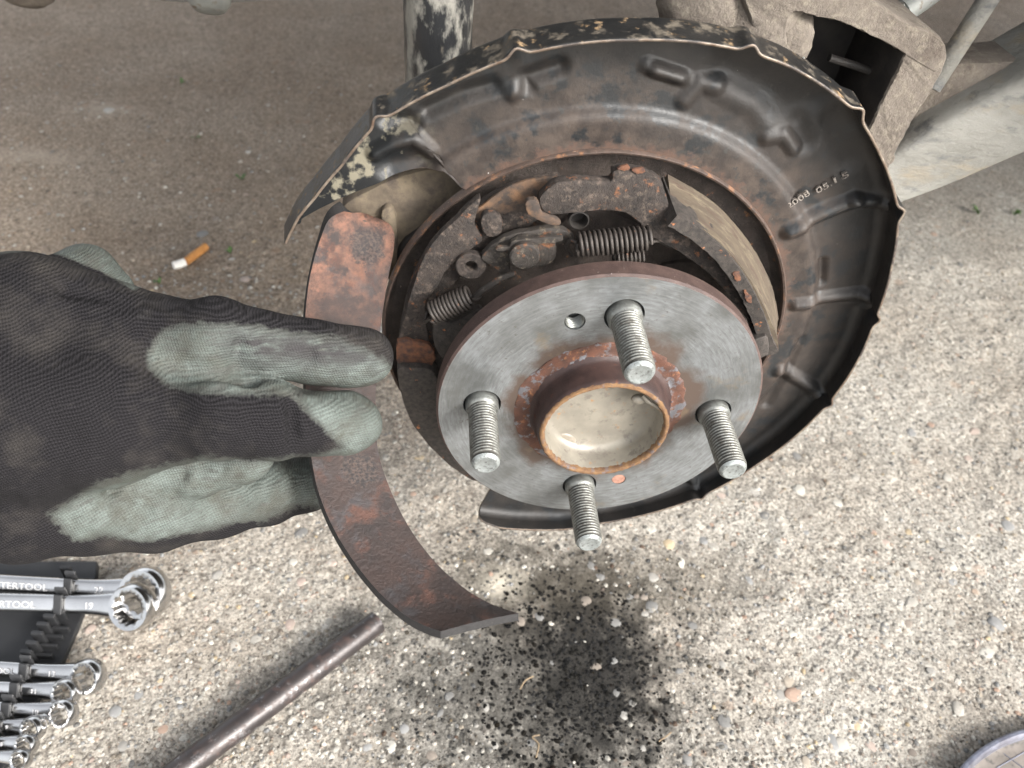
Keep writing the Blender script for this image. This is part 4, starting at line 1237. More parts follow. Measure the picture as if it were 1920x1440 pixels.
# ---------------------------------------------------------------- torn-off lining strip in the hand
E1 = [(645, 396, 339), (618, 410, 338), (603, 442, 338), (588, 490, 338), (577, 545, 337), (571, 620, 336), (572, 700, 335), (576, 780, 333), (584, 860, 330), (598, 925, 326), (625, 990, 321), (665, 1055, 315), (715, 1115, 308), (770, 1160, 301), (826, 1184, 294)]
E2 = [(690, 402, 351), (728, 418, 352), (739, 440, 352), (737, 475, 352), (728, 520, 351), (718, 580, 350), (710, 650, 349), (705, 730, 347), (704, 800, 344), (712, 860, 341), (735, 925, 337), (765, 985, 332), (808, 1045, 326), (860, 1095, 320), (915, 1130, 313), (972, 1150, 306)]
strip = empty('lining_strip', CP(640, 800, 345), 'curved rusty metal lining strip held between the gloved fingers', 'brake lining')
A = smoothpts([CP(*q) for q in E1], 5, False); B = smoothpts([CP(*q) for q in E2], 5, False)
o = ruled('strip', A, B, np.r_[np.full(70, 4.8), np.linspace(4.8, 3.0, 40)], [M_strip, M_stripedge], strip, n=110, mseg=16, flip=1, bend=0.5, rough=0.10, smooth=40)
# orient: make sure thickness goes away from the camera
me = o.data
n_main = 109 * 15 * 2
for i, p in enumerate(me.polygons):
    if i >= n_main: p.material_index = 1
# ---------------------------------------------------------------- gloved hand
hand = empty('gloved_hand', CP(60, 800, 320), 'left hand in a black knit work glove with grimy pale green coating', 'gloved hand')
def glove_field():
    step = 1.15
    # grid in camera-aligned axes (right, down, forward) in mm from the camera
    lo = np.array([-300.0, -66.0, 236.0]); hi = np.array([-38.0, 92.0, 392.0])
    n = np.ceil((hi - lo) / step).astype(int)
    ax = [lo[i] + step * np.arange(n[i]) for i in range(3)]
    Xg, Yg, Zg = np.meshgrid(*ax, indexing='ij')
    P = np.stack([Xg, Yg, Zg], -1).astype(np.float32)
    def cc(px, py, d): return np.array([(px - 960) / F * d, (py - 720) / F * d, d], np.float32)
    def cap(a, b, fl=(1, 1, 1)):
        A_, ra_ = cc(*a[:3]), a[3]; B_, rb_ = cc(*b[:3]), b[3]
        AB_ = B_ - A_
        t = np.clip(((P - A_) @ AB_) / (AB_ @ AB_), 0, 1)
        d = P - (A_ + t[..., None] * AB_)
        return np.linalg.norm(d, axis=-1) - (ra_ + (rb_ - ra_) * t)
    def smin(a, b, k):
        h = np.clip(0.5 + 0.5 * (b - a) / k, 0, 1)
        return b * (1 - h) + a * h - k * h * (1 - h)
    def chain(pts, k=3.0):
        d = None
        for a, b in zip(pts[:-1], pts[1:]):
            c_ = cap(a, b)
            d = c_ if d is None else smin(d, c_, k)
        return d
    up_ = chain([(-420, 690, 285, 26), (-150, 622, 288, 27), (60, 608, 292, 25), (200, 628, 296, 19.5), (330, 648, 300, 16.0)])
    mid_ = chain([(-420, 740, 280, 30), (-150, 770, 280, 33), (60, 770, 286, 31), (200, 770, 290, 27), (330, 776, 296, 18)])
    low_ = chain([(-420, 800, 288, 28), (-150, 900, 300, 30), (40, 915, 306, 27), (170, 925, 316, 23), (290, 930, 326, 19)])
    body = smin(smin(up_, mid_, 9), low_, 11)
    fa1 = chain([(300, 645, 300, 16.0), (400, 632, 297, 14.6), (480, 642, 302, 12.2), (590, 662, 313, 12.3), (680, 671, 322, 12.0)], 2.5)
    fa2 = chain([(310, 775, 296, 17), (420, 778, 291, 16.0), (510, 786, 296, 14.4), (590, 796, 308, 12.2), (654, 792, 318, 12.3)], 2.5)
    thumb = chain([(170, 940, 318, 20), (300, 952, 328, 17), (420, 938, 342, 14.5), (500, 925, 352, 13), (575, 905, 362, 11.5), (620, 890, 366, 9.5)], 4)
    webf = chain([(250, 880, 316, 15), (360, 880, 318, 10.5), (470, 862, 318, 9.0)], 3)
    d = smin(body, fa1, 4.0)
    kk = np.clip(4.2 - (Xg + 118) / 14.0, 0.5, 4.2)
    d = smin(d, smin(webf, fa2, 3.5), kk)
    # crease between the two front fingers
    d = smin(d, thumb, 3.0)
    crease = cap((288, 690, 277, 1.0), (470, 716, 288, 3.0)); d = -smin(-d, crease - 1.0, 3.0)
    crease = cap((470, 716, 290, 2.6), (740, 731, 314, 2.6)); d = -smin(-d, crease - 0.3, 1.6)
    crease = cap((543, 750, 286, 0.8), (556, 850, 290, 0.8)); d = -smin(-d, crease - 1.2, 2.5)
    cr2 = cap((205, 922, 298, 1.2), (340, 893, 306, 2.2)); d = -smin(-d, cr2 - 0.8, 1.6)
    cr3 = cap((385, 902, 316, 1.6), (600, 872, 326, 2.4)); d = -smin(-d, cr3 - 0.8, 1.4)
    pink = smin(chain([(-10, 560, 318, 15), (90, 545, 332, 13), (165, 517, 340, 12.0), (200, 545, 342, 10.5)]), chain([(-200, 560, 318, 12), (-60, 520, 335, 10)]), 2)
    d = np.minimum(d, pink)
    d = smin(d, pink, 1.5)
    # folds, bumps and wrinkles in the cloth
    s1 = np.sin(Xg * 0.11 + Yg * 0.19 + 1.0) * np.sin(Zg * 0.13 + Xg * 0.05)
    d += 0.55 * s1 + 0.28 * np.sin(Xg * 0.32 - Yg * 0.21 + 0.6 * np.sin(Yg * 0.2))
    lx = (d < 8) & (Xg > -210)
    wr = 0.30 * np.sin(Yg * 0.5 + Xg * 0.95) * np.exp(-((Yg - 42) / 16.0) ** 2) * lx
    d += wr
    q0 = cc(345, 880, 318)
    rr_ = np.linalg.norm(P - q0, axis=-1)
    mk = np.exp(-(((Xg - cc(175, 985, 315)[0]) / 11.0) ** 2 + ((Yg - cc(175, 985, 315)[1]) / 10.0) ** 2))
    d += 0.34 * np.sin(rr_ * 2 * np.pi / 2.9) * mk
    for q1, q2, r_ in (((440, 700, 290), (450, 640, 288), 0.9), ((560, 720, 300), (585, 665, 300), 0.8), ((120, 545, 278), (260, 560, 284), 1.4), ((215, 575, 280), (300, 560, 286), 1.0)):
        d = np.maximum(d, -smin(-d, d * 0 + 99, 1)) if False else -smin(-d, cap((*q1, r_), (*q2, r_)) - 0.9, 2.0)
    # the strip passes between fingers and thumb: keep clear of it
    return d, lo, step
def surface_nets(D, lo, step):
    s = D < 0
    nx, ny, nz = D.shape
    c = np.zeros((nx - 1, ny - 1, nz - 1), np.int8)
    for dx in (0, 1):
        for dy in (0, 1):
            for dz_ in (0, 1):
                c += s[dx:nx - 1 + dx, dy:ny - 1 + dy, dz_:nz - 1 + dz_]
    act = (c > 0) & (c < 8)
    idx = -np.ones(c.shape, int)
    ci = np.argwhere(act)
    idx[act] = np.arange(len(ci))
    acc = np.zeros((len(ci), 3)); cnt = np.zeros(len(ci))
    corners = [(0, 0, 0), (1, 0, 0), (0, 1, 0), (1, 1, 0), (0, 0, 1), (1, 0, 1), (0, 1, 1), (1, 1, 1)]
    for a in range(8):
        for b in range(a + 1, 8):
            A_, B_ = np.array(corners[a]), np.array(corners[b])
            if np.abs(A_ - B_).sum() != 1: continue
            va = D[tuple((ci + A_).T)]; vb = D[tuple((ci + B_).T)]
            x = (va < 0) != (vb < 0)
            t = np.where(x, va / np.where(x, va - vb, 1), 0)
            acc += np.where(x[:, None], A_ + (B_ - A_) * t[:, None], 0); cnt += x
    V = lo + step * (ci + acc / cnt[:, None])
    Fc = []
    for axis in range(3):
        sl1 = [slice(None)] * 3; sl2 = [slice(None)] * 3
        sl1[axis] = slice(0, -1); sl2[axis] = slice(1, None)
        ch = s[tuple(sl1)] != s[tuple(sl2)]
        inside = s[tuple(sl1)]
        e = np.argwhere(ch)
        u_, v_ = [(1, 2), (2, 0), (0, 1)][axis]
        ok = (e[:, u_] > 0) & (e[:, v_] > 0) & (e[:, u_] < D.shape[u_] - 1) & (e[:, v_] < D.shape[v_] - 1)
        e = e[ok]
        du_ = np.zeros(3, int); du_[u_] = 1; dv_ = np.zeros(3, int); dv_[v_] = 1
        q = [idx[tuple((e - du_ - dv_).T)], idx[tuple((e - dv_).T)], idx[tuple(e.T)], idx[tuple((e - du_).T)]]
        q = np.stack(q, 1)
        ins = inside[tuple(e.T)]
        q[~ins] = q[~ins][:, ::-1]
        Fc.append(q)
    return V, np.vstack(Fc)
D, lo_, st_ = glove_field()
Vc, Fc = surface_nets(D, lo_, st_)
del D
Vw = CAM + Vc @ M.T
glove = build('glove', Vw, Fc.tolist(), M_black, hand, smooth=180)
me = glove.data
# smooth the net slightly
bm = bmesh.new(); bm.from_mesh(me)
for _ in range(4): bmesh.ops.smooth_vert(bm, verts=bm.verts, factor=0.5, use_axis_x=True, use_axis_y=True, use_axis_z=True)
bmesh.ops.recalc_face_normals(bm, faces=bm.faces)
bm.to_mesh(me); bm.free()
nv = len(me.vertices)
co = np.empty(nv * 3); me.vertices.foreach_get('co', co); co = co.reshape(-1, 3) * 1000 + orig(hand)
no = np.array([v.vector for v in me.vertex_normals])
Cc = (co - CAM) @ M                      # right, down, forward
Nc = no @ M
px = Cc[:, 0] / Cc[:, 2] * F + 960; py = Cc[:, 1] / Cc[:, 2] * F + 720
# knit rib direction: follows the fingers, fanning over the back of the hand
xb = Cc[:, 0] + 128.0
gx_ = np.where(xb < 0, 0.36 * xb, -0.20 * xb)
gx_ = gx_ - 0.28 * 12 * np.exp(-(xb / 16.0) ** 2)
rib = Cc[:, 1] * 1.0 + gx_ + 0.55 * Cc[:, 2]
alongc = Cc[:, 0] - 0.28 * Cc[:, 1]
def soft_poly(pts, w_=10):
    """signed distance style mask inside polygon"""
    pts = np.array(pts, float); n = len(pts)
    P = np.stack([px, py], 1)
    ins = np.zeros(nv, bool); dm = np.full(nv, 1e9)
    for i in range(n):
        a, b = pts[i], pts[(i + 1) % n]
        dm = np.minimum(dm, seg_dist(P, a, b))
        c_ = ((a[1] > P[:, 1]) != (b[1] > P[:, 1])) & (P[:, 0] < (b[0] - a[0]) * (P[:, 1] - a[1]) / (b[1] - a[1] + 1e-9) + a[0])
        ins ^= c_
    return np.clip(0.5 + np.where(ins, dm, -dm) / (2 * w_), 0, 1)
palm = np.clip((Nc[:, 2] - 0.12) / 0.2, 0, 1)                     # faces away from the back of the hand
zones = [soft_poly([(278, 690), (274, 665), (284, 640), (305, 620), (345, 608), (440, 606), (560, 622), (640, 632), (700, 660), (760, 700), (745, 760), (600, 732), (545, 742), (460, 742), (380, 740), (310, 722)], 16),
         soft_poly([(545, 742), (600, 728), (680, 722), (740, 740), (740, 830), (690, 860), (640, 870), (600, 880), (560, 860), (640, 838), (600, 800)], 14),
         soft_poly([(90, 965), (180, 905), (260, 880), (330, 868), (380, 855), (470, 862), (560, 855), (640, 850), (660, 960), (560, 950), (480, 985), (430, 985), (330, 1012), (220, 1030), (140, 1020)], 17),
         soft_poly([(100, 440), (140, 430), (220, 440), (280, 530), (250, 545), (190, 510), (110, 478), (60, 470), (-40, 480), (-40, 440), (40, 445)], 5)]
# the zones only colour skin that really lies on that side of each finger
latex = np.maximum.reduce([zones[0], zones[1], zones[2], zones[3], palm * (px > 240)])
under = np.clip((Nc[:, 1] - 0.55) / 0.25, 0, 1) * (py > 985 - 0.12 * (px - 200)) * (px < 480)
latex = latex * (1 - under)
worn = soft_poly([(440, 612), (560, 622), (640, 632), (720, 668), (700, 690), (600, 690), (470, 680), (420, 650)], 30)
for nm, ar in (('rib', rib), ('along', alongc), ('latex', latex), ('worn', worn)):
    at_ = me.attributes.new(nm, 'FLOAT', 'POINT'); at_.data.foreach_set('value', ar.astype(np.float32))

def glove_mat():
    m = bpy.data.materials.new('knit_glove_with_coating'); m.use_nodes = True
    t = m.node_tree; N, L = t.nodes, t.links
    bs = N['Principled BSDF']
    tc = N.new('ShaderNodeTexCoord')
    def at(n_):
        a = N.new('ShaderNodeAttribute'); a.attribute_name = n_; return a.outputs['Fac']
    def noise(size, det=6, seed=0.0, r=0.6, vec=None):
        n = N.new('ShaderNodeTexNoise'); n.noise_dimensions = '4D'; n.inputs['W'].default_value = seed
        n.inputs['Scale'].default_value = 1000.0 / size if vec is None else 1.0 / size
        n.inputs['Detail'].default_value = det; n.inputs['Roughness'].default_value = r
        L.new(vec or tc.outputs['Object'], n.inputs['Vector']); return n.outputs['Fac']
    def ramp(s, lo, hi, a=0.0, b=1.0):
        r = N.new('ShaderNodeMapRange'); r.inputs['From Min'].default_value = lo; r.inputs['From Max'].default_value = hi
        r.inputs['To Min'].default_value = a; r.inputs['To Max'].default_value = b
        L.new(s, r.inputs['Value']); return r.outputs[0]
    def mix(fac, a, b):
        x = N.new('ShaderNodeMix'); x.data_type = 'RGBA'
        L.new(fac, x.inputs['Factor'])
        for s, k_ in ((a, 'A'), (b, 'B')):
            tgt = [i for i in x.inputs if i.name == k_ and i.type == 'RGBA'][0]
            if isinstance(s, tuple): tgt.default_value = (*s, 1)
            else: L.new(s, tgt)
        return [o_ for o_ in x.outputs if o_.type == 'RGBA'][0]
    mn = lambda op, a, b=None: math_node(N, L, op, a, b)
    cx = N.new('ShaderNodeCombineXYZ')
    rb_, al_ = at('rib'), at('along')
    wob = mn('MULTIPLY', mn('SUBTRACT', noise(14, 2, 2), 0.5), 5.0)
    rbw = mn('ADD', rb_, wob)
    wales = mn('SINE', mn('MULTIPLY', rbw, 2 * math.pi / 1.25))
    stitch = mn('SINE', mn('ADD', mn('MULTIPLY', al_, 2 * math.pi / 0.95), mn('MULTIPLY', wales, 0.9)))
    knit = mn('ADD', mn('MULTIPLY', wales, 0.6), mn('MULTIPLY', stitch, 0.4))
    # along-stretched fuzz
    L.new(mn('MULTIPLY', al_, 0.28), cx.inputs['X']); L.new(rbw, cx.inputs['Y'])
    streak = noise(2.2, 5, 4, 0.6, cx.outputs[0])
    kc = mix(ramp(knit, -0.8, 0.9), (0.004, 0.0036, 0.0042), (0.017, 0.0158, 0.0175))
    kc = mix(mn('MULTIPLY', ramp(noise(26, 6, 5), 0.50, 0.70), 0.5), kc, (0.055, 0.049, 0.043))
    kc = mix(mn('MULTIPLY', ramp(streak, 0.60, 0.72), 0.16), kc, (0.08, 0.076, 0.072))
    lc = mix(ramp(noise(22, 5, 8), 0.38, 0.62), (0.066, 0.076, 0.068), (0.118, 0.138, 0.128))
    lc = mix(mn('MULTIPLY', ramp(knit, 0.5, -0.7), 0.55), lc, (0.055, 0.060, 0.054))
    lc = mix(mn('MULTIPLY', ramp(noise(13, 9, 9, 0.7), 0.46, 0.62), 0.75), lc, (0.050, 0.049, 0.040))
    lc = mix(mn('MULTIPLY', ramp(streak, 0.52, 0.66), 0.6), lc, (0.050, 0.049, 0.045))
    lc = mix(mn('MULTIPLY', ramp(noise(0.9, 4, 13), 0.58, 0.66), 0.6), lc, (0.035, 0.035, 0.032))
    dirt = mn('MULTIPLY', at('worn'), ramp(mn('ADD', mn('MULTIPLY', streak, 0.75), mn('MULTIPLY', noise(9, 8, 14), 0.45)), 0.46, 0.60))
    lc = mix(dirt, lc, (0.028, 0.026, 0.027))
    lc = mix(mn('MULTIPLY', ramp(mn('ADD', at('latex'), mn('MULTIPLY', mn('SUBTRACT', noise(7, 8, 23), 0.5), 0.8)), 1.0, 0.55), 0.75), lc, (0.034, 0.034, 0.031))
    edge = ramp(mn('ADD', at('latex'), mn('MULTIPLY', mn('SUBTRACT', noise(3.2, 8, 16, 0.7), 0.5), 1.3)), 0.36, 0.60)
    c = mix(edge, kc, lc)
    L.new(c, bs.inputs['Base Color'])
    rr = ramp(edge, 0, 1, 0.95, 0.62)
    L.new(rr, bs.inputs['Roughness'])
    bs.inputs['Specular IOR Level'].default_value = 0.18
    bs.inputs['Sheen Weight'].default_value = 0.0
    h1 = mn('MULTIPLY', knit, mn('SUBTRACT', 0.22, mn('MULTIPLY', edge, 0.08)))
    h2 = mn('MULTIPLY', noise(5, 6, 18, 0.6), 0.9)
    h3 = mn('MULTIPLY', noise(1.6, 5, 19, 0.7), 0.35)
    h = mn('ADD', mn('ADD', h1, h2), h3)
    b = N.new('ShaderNodeBump'); b.inputs['Strength'].default_value = 0.85; b.inputs['Distance'].default_value = 0.001
    L.new(h, b.inputs['Height']); L.new(b.outputs[0], bs.inputs['Normal'])
    return m
me.materials.clear(); me.materials.append(glove_mat())
# forearm sleeve beyond the frame
def ccw(px_, py_, d_): return CP(px_, py_, d_)
V, f = tube_mesh([ccw(-330, 745, 284), ccw(-430, 740, 284), ccw(-620, 730, 280), ccw(-900, 720, 270)], [45, 46, 50, 54], 40)
build('sleeve', V, f, M_sleeve, hand, smooth=60)

# ---------------------------------------------------------------- steel bar on the ground
g0 = GP(708, 1166, 8); g1 = GP(345, 1440, 8)
d_ = (g1 - g0) / np.linalg.norm(g1 - g0)
bar = empty('breaker_bar', (g0 + g1) / 2, 'long scuffed rusty steel bar lying on the concrete', 'steel bar')
n = 80
path = [g0 + d_ * (i / (n - 1)) * 430 + np.array([0, 0, 0.4]) for i in range(n)]
rad_ = np.full(n, 7.4)
path = [g0 - d_ * 0.6, g0 - d_ * 0.2, g0 + d_ * 0.5] + path[1:]
rad_ = np.r_[[5.9, 6.9], 7.4, np.full(n - 1, 7.4) * (1 + 0.02 * rng.normal(0, 1, n - 1))]
vs, fs = tube_mesh(path, rad_, 32)
build('shaft', vs, fs, M_bar, bar, smooth=50)

# ---------------------------------------------------------------- wrench rack and wrenches
rack = empty('wrench_rack', GP(60, 1220, 0), 'black plastic wrench rack lying at the lower left corner', 'tool rack')
TP = [(-260, 1052), (182, 1052), (180, 1080), (156, 1150), (118, 1238), (95, 1262), (60, 1330), (22, 1400), (-10, 1480), (-80, 1560), (-260, 1560)]
top = [GP(x, y, 6.0) for x, y in TP]; bot = [np.array([p[0], p[1], 0.4]) for p in top]
n = len(top)
V = top + bot
f = [tuple(range(n))[::-1], tuple(range(n, 2 * n))] + [(i, (i + 1) % n, n + (i + 1) % n, n + i) for i in range(n)]
tr_ = build('tray', V, f, M_plastic, rack, smooth=0); add_bevel(tr_, 0.8)
WR = [  # size, shaft y at left, ring centre px, ring outer mm, shaft width mm, clip x
    ('22', 1096, (272, 1112), 16.6, 11.0, 132),
    ('19', 1131, (250, 1138), 14.6, 11.0, 112),
    ('13', 1256, (166, 1268), 10.2, 8.6, 48),
    ('11', 1292, (124, 1299), 8.2, 7.4, 30),
    ('10', 1330, (119, 1337), 8.0, 7.2, 14),
    ('9', 1362, (62, 1366), 6.9, 6.2, -8),
    ('8', 1394, (50, 1397), 6.2, 5.8, -20),
    ('7', 1421, (40, 1424), 5.6, 5.4, -30)]
WDES = {'22': 'largest chrome ring wrench, nearest the glove and partly behind the next one', '19': 'big chrome ring wrench with its whole ring open, above the empty clips', '13': 'chrome ring wrench directly below the empty clips of the rack', '11': 'middling chrome ring wrench whose ring overlaps the one above the bottom three', '10': 'middling chrome ring wrench just above the three smallest ones', '9': 'largest of the three smallest chrome wrenches at the bottom left', '8': 'small chrome wrench between its two smallest neighbours at the bottom left', '7': 'smallest chrome ring wrench at the bottom of the rack'}
LETEND = {'22': 92, '19': 68, '13': 30, '11': 3}
NUMX = {'22': 190, '19': 170, '13': 102, '11': 66, '10': 70, '9': 14, '8': 4}
for size, yl, rc, Ro, sw, cx_ in WR:
    hgt = 15.0 + Ro * 0.2
    Rc_ = GP(*rc, hgt); Lc = GP(0, yl, hgt)
    dx = (Rc_ - Lc); dx[2] = 0; dx /= np.linalg.norm(dx)
    wr = empty('wrench', (Rc_ + Lc) / 2, WDES[size], 'wrench', 'chrome ring wrenches in the black rack')
    tilt = math.radians(46)
    side = np.cross([0, 0, 1.0], dx)                     # away from camera
    nrm = math.cos(tilt) * np.array([0, 0, 1.0]) - math.sin(tilt) * side
    sd_ = np.cross(nrm, dx)
    # ring
    tr2 = math.radians(-14)
    rd = dx * math.cos(tr2) + nrm * math.sin(tr2) * -1
    rn = np.cross(rd, sd_)
    if rn @ nrm < 0: rn = -rn
    H_ = sw * 0.52; Ri_ = Ro * 0.70
    seg = 96
    prof = [(Ri_, -H_), (Ro * 0.90, -H_), (Ro * 0.985, -H_ * 0.6), (Ro, 0), (Ro * 0.985, H_ * 0.6), (Ro * 0.90, H_), (Ri_ + 0.5, H_), (Ri_, H_ - 0.4)]
    V = []
    for k_ in range(seg):
        a_ = 2 * math.pi * k_ / seg
        for j_, (r, h) in enumerate(prof):
            if j_ in (0, 7): r = r + 0.05 * Ro * (1 - 2 * abs(math.sin(6 * a_)))
            V.append(Rc_ + rd * (r * math.cos(a_)) + sd_ * (r * math.sin(a_)) + rn * h)
    build('ring_head', V, grid_faces(seg, 8, True, True), M_chrome, wr, smooth=40)
    # shaft: swept rounded section from far left to the ring
    Ls = Lc - dx * 130
    Es = Rc_ - rd * (Ro * 0.88)
    N_ = 26
    V = []
    for i in range(N_):
        t = i / (N_ - 1)
        c_ = Ls * (1 - t) + Es * t
        fl = max(0, (t - 0.86) / 0.14)
        base_z = (Ls * (1 - t) + (Es - np.array([0, 0, 0.0])) * t)
        wdt = sw / 2 * (1 + 0.45 * fl ** 2); tkh = sw * 0.24 * (1 + 0.8 * fl ** 2)
        for k_ in range(24):
            a_ = 2 * math.pi * k_ / 24
            sx = math.copysign(abs(math.cos(a_)) ** 0.75, math.cos(a_)); sy = math.copysign(abs(math.sin(a_)) ** 0.55, math.sin(a_))
            V.append(c_ + sd_ * wdt * sx + nrm * tkh * sy)
    f = grid_faces(N_, 24, False, True) + [tuple(range(24)), tuple((N_ - 1) * 24 + k_ for k_ in range(24))]
    shf = build('shaft', V, f, M_chrome, wr, smooth=50)
    ds = (Es - Ls) / np.linalg.norm(Es - Ls); ns = np.cross(ds, sd_)
    if ns @ nrm < 0: ns = -ns
    topo = ns * (sw * 0.24 + 0.12)
    def on_shaft(xpx):
        t = (GP(xpx, yl, hgt) - Lc) @ dx
        tt = (t + 130) / np.linalg.norm(Es - Ls)
        fl_ = max(0, (tt - 0.86) / 0.14)
        return Ls * (1 - tt) + Es * tt + topo + ns * (sw * 0.24 * 0.8 * fl_ ** 2 + 0.25)
    if size in LETEND:
        put_text('lettering', 'MASTERTOOL', sw * 0.52, on_shaft(LETEND[size]) - sd_ * sw * 0.19, ds, sd_, ns * 1.2, M_engrave, shf, align='r', width=sw * 3.7)
    if size in NUMX:
        put_text('size_mark', size, sw * 0.52, on_shaft(NUMX[size]) - sd_ * sw * 0.17, ds, sd_, ns * 1.2, M_engrave, shf, align='c')
    # clips of the rack around this shaft
    tt = ((GP(cx_, yl, hgt) - Lc) @ dx + 130) / np.linalg.norm(Es - Ls)
    cc_ = Ls * (1 - tt) + Es * tt
    for sgn in (-1, 1):
        w_ = sw / 2 + 1.5
        cpos = cc_ + sd_ * sgn * w_ 
        zt = cpos[2] + 4.5
        cpos = np.array([cpos[0], cpos[1], (zt + 3) / 2])
        vb, fb = boxmesh(cpos, [dx, sd_ - nrm * 0, np.array([0, 0, 1.0])], (3.4, 1.1, (zt - 3) / 2))
        bx = build('clip', vb, fb, M_plastic, rack, smooth=0); add_bevel(bx, 0.5)
    vb, fb = boxmesh(cc_ + nrm * (sw * 0.24 + 1.2) + sd_ * 0.5, [dx, sd_, nrm], (2.6, sw / 2 + 0.6, 1.1))
    bx = build('clip_bridge', vb, fb, M_plastic, rack, smooth=0); add_bevel(bx, 0.5)
# empty slots between 19 and 13
for (x, y) in ((98, 1165), (86, 1180), (76, 1197), (66, 1215), (56, 1232), (128, 1075)):
    g = GP(x, y, 12)
    vb, fb = boxmesh((g[0], g[1], 11.5), [dx, side, np.array([0, 0, 1.0])], (3.4, 1.3, 7.5))
    bx = build('clip', vb, fb, M_plastic, rack, smooth=0); add_bevel(bx, 0.6)
    vb, fb = boxmesh((g[0] + 5, g[1] - 3, 7.5), [dx, side, np.array([0, 0, 1.0])], (5, 1.0, 2.5))
    bx = build('slot_rib', vb, fb, M_plastic, rack, smooth=0); add_bevel(bx, 0.4)
vb, fb = boxmesh(GP(-250, 1066, 14), [dx, side, np.array([0, 0, 1.0])], (120, 2.0, 2.2))
bx = build('rack_bar', vb, fb, M_plastic, rack, smooth=0); add_bevel(bx, 0.6)

# ---------------------------------------------------------------- steel dish bottom right
ga, gb_, gc_ = GP(1802, 1440, 9), GP(1858, 1392, 9), GP(1920, 1367, 9)
def circ(a, b, c):
    ax_, ay, bx_, by, cx2, cy = a[0], a[1], b[0], b[1], c[0], c[1]
    dd = 2 * (ax_ * (by - cy) + bx_ * (cy - ay) + cx2 * (ay - by))
    ux = ((ax_**2 + ay**2) * (by - cy) + (bx_**2 + by**2) * (cy - ay) + (cx2**2 + cy**2) * (ay - by)) / dd
    uy = ((ax_**2 + ay**2) * (cx2 - bx_) + (bx_**2 + by**2) * (ax_ - cx2) + (cx2**2 + cy**2) * (bx_ - ax_)) / dd
    return np.array([ux, uy]), math.hypot(ax_ - ux, ay - uy)
cen, rd_ = circ(ga, gb_, gc_)
print('dish', cen, rd_)
tray = empty('parts_dish', (cen[0], cen[1], 0), 'shallow round steel dish cut off by the lower right corner', 'dish')
prof = [(rd_ - 8, 0.6), (rd_ - 1.5, 1.2), (rd_ + 0.6, 6.5), (rd_ + 0.4, 8.4), (rd_ - 0.6, 9.2), (rd_ - 2.2, 9.0), (rd_ - 3.2, 7.6), (rd_ - 4.4, 4.6), (rd_ - 8, 3.6), (0.1, 3.4)]
V, f = [], []
seg = 160
for k_ in range(seg):
    a_ = 2 * math.pi * k_ / seg
    for r, z in prof: V.append((cen[0] + r * math.cos(a_), cen[1] + r * math.sin(a_), z))
f = grid_faces(seg, len(prof), True, False)
fi = [0 if (q[0] % len(prof)) < 7 else 1 for q in f]
build('dish_shell', V, f, [M_trayrim, M_tray], tray, idx=fi, smooth=40)
for k_, (q0, q1) in enumerate((((1868, 1440), (1960, 1388)), ((1880, 1412), (1960, 1470)))):
    a_, b_ = GP(*q0, 3.6), GP(*q1, 3.6)
    vs, fs = tube_mesh([a_, b_], 0.35, 8)
    build('scored_line', vs, fs, M_trayrim, tray)

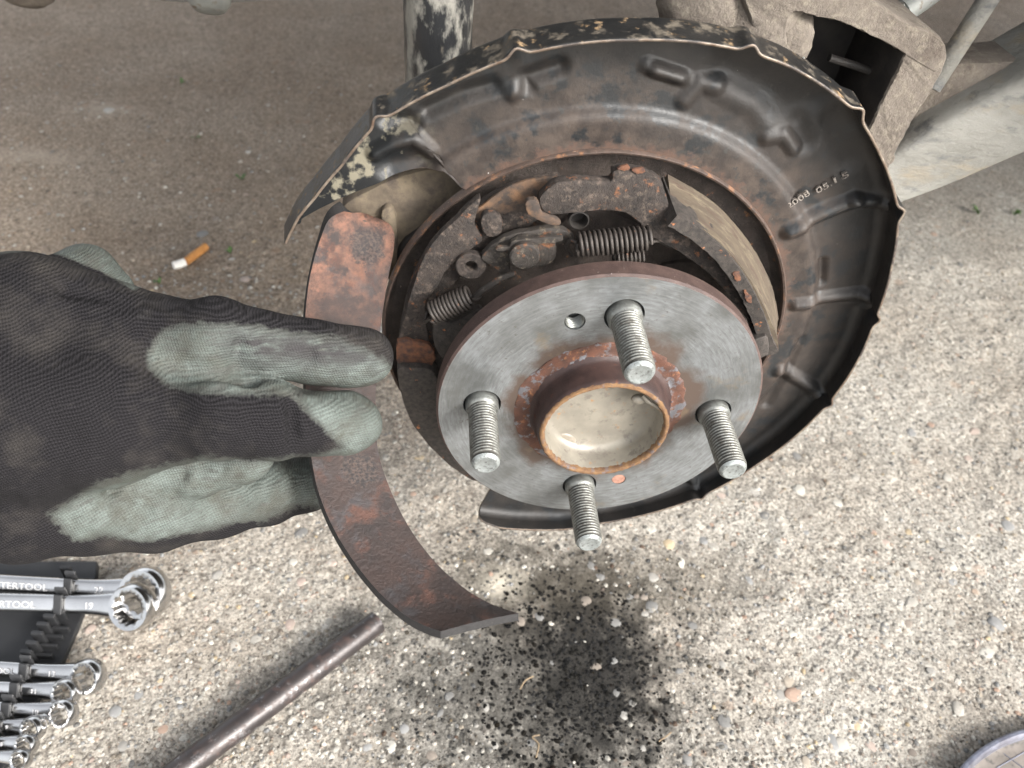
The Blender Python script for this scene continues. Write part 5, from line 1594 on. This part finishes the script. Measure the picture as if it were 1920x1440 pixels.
# ---------------------------------------------------------------- small things on the ground
cg = empty('cigarette_butt', GP(362, 482, 3.5), 'bent cigarette butt with orange filter lying on the concrete', 'cigarette butt')
a_, b_, c_ = GP(386, 462, 4), GP(348, 491, 4), GP(325, 498, 4)
vs, fs = tube_mesh([a_, a_ * 0.5 + b_ * 0.5, b_], [3.7, 3.9, 3.8], 20); build('filter', vs, fs, M_filter, cg)
vs, fs = tube_mesh([b_ + (c_ - b_) * 0.02, b_ * 0.5 + c_ * 0.5 - [0, 0, 0.5], c_], [3.7, 3.9, 3.6], 20); build('paper', vs, fs, M_paper, cg)
def weed(px_, py_, size, n, label):
    g = GP(px_, py_, 0)
    e = empty('weed', g, label, 'weed', 'tiny weeds growing out of the concrete')
    for i in range(n):
        a_ = random.uniform(0, 6.28); L_ = size * random.uniform(0.6, 1.1); w_ = L_ * 0.22
        dirv = np.array([math.cos(a_), math.sin(a_), 0]); pr = np.array([-dirv[1], dirv[0], 0])
        V = []
        for j_ in range(6):
            t = j_ / 5
            c_ = g + dirv * L_ * t + np.array([0, 0, 1 + L_ * 0.7 * math.sin(t * 2.2)])
            ww = w_ * math.sin(math.pi * (0.08 + 0.9 * t))
            V += [c_ - pr * ww, c_ + pr * ww + [0, 0, 0.3], c_ - pr * ww - [0, 0, 0.4], c_ + pr * ww - [0, 0, 0.1]]
        f = []
        for j_ in range(5):
            b0 = 4 * j_
            f += [(b0, b0 + 4, b0 + 5, b0 + 1), (b0 + 2, b0 + 3, b0 + 7, b0 + 6)]
        build('leaf', V, f, M_leaf, e, smooth=60)
weed(1833, 403, 12, 9, 'bright green weed below the grey trailing arm')
weed(1900, 405, 8, 6, 'small green weed at the right edge of the picture')
weed(340, 158, 7, 4, 'tiny green sprig on the far dark ground')
weed(368, 262, 7, 4, 'tiny green sprig in the middle of the far ground')
weed(452, 338, 7, 4, 'green sprig left of the shield wing')
weed(432, 476, 6, 5, 'green sprig right of the cigarette butt')
weed(300, 533, 6, 5, 'green sprig just above the glove knuckles')
for lab, pts in (('dry straw stalk at the bottom of the dust stain', ((1005, 1420), (1010, 1395), (998, 1382), (1012, 1378))), ('short straw bit inside the dust stain', ((975, 1292), (985, 1276), (1000, 1268))), ('thin straw bit right of the dust stain', ((1235, 1390), (1250, 1380), (1258, 1373)))):
    P = [GP(x, y, 1.6) for x, y in pts]
    e = empty('straw', P[0], lab, 'straw', 'bits of straw on the ground')
    vs, fs = tube_mesh(smoothpts(P, 4, False), 0.5, 8); build('stalk', vs, fs, M_twig, e)

print('pebbles', NPEB, 'tris', sum(len(o.data.polygons) for o in scene.objects if o.type == 'MESH'))
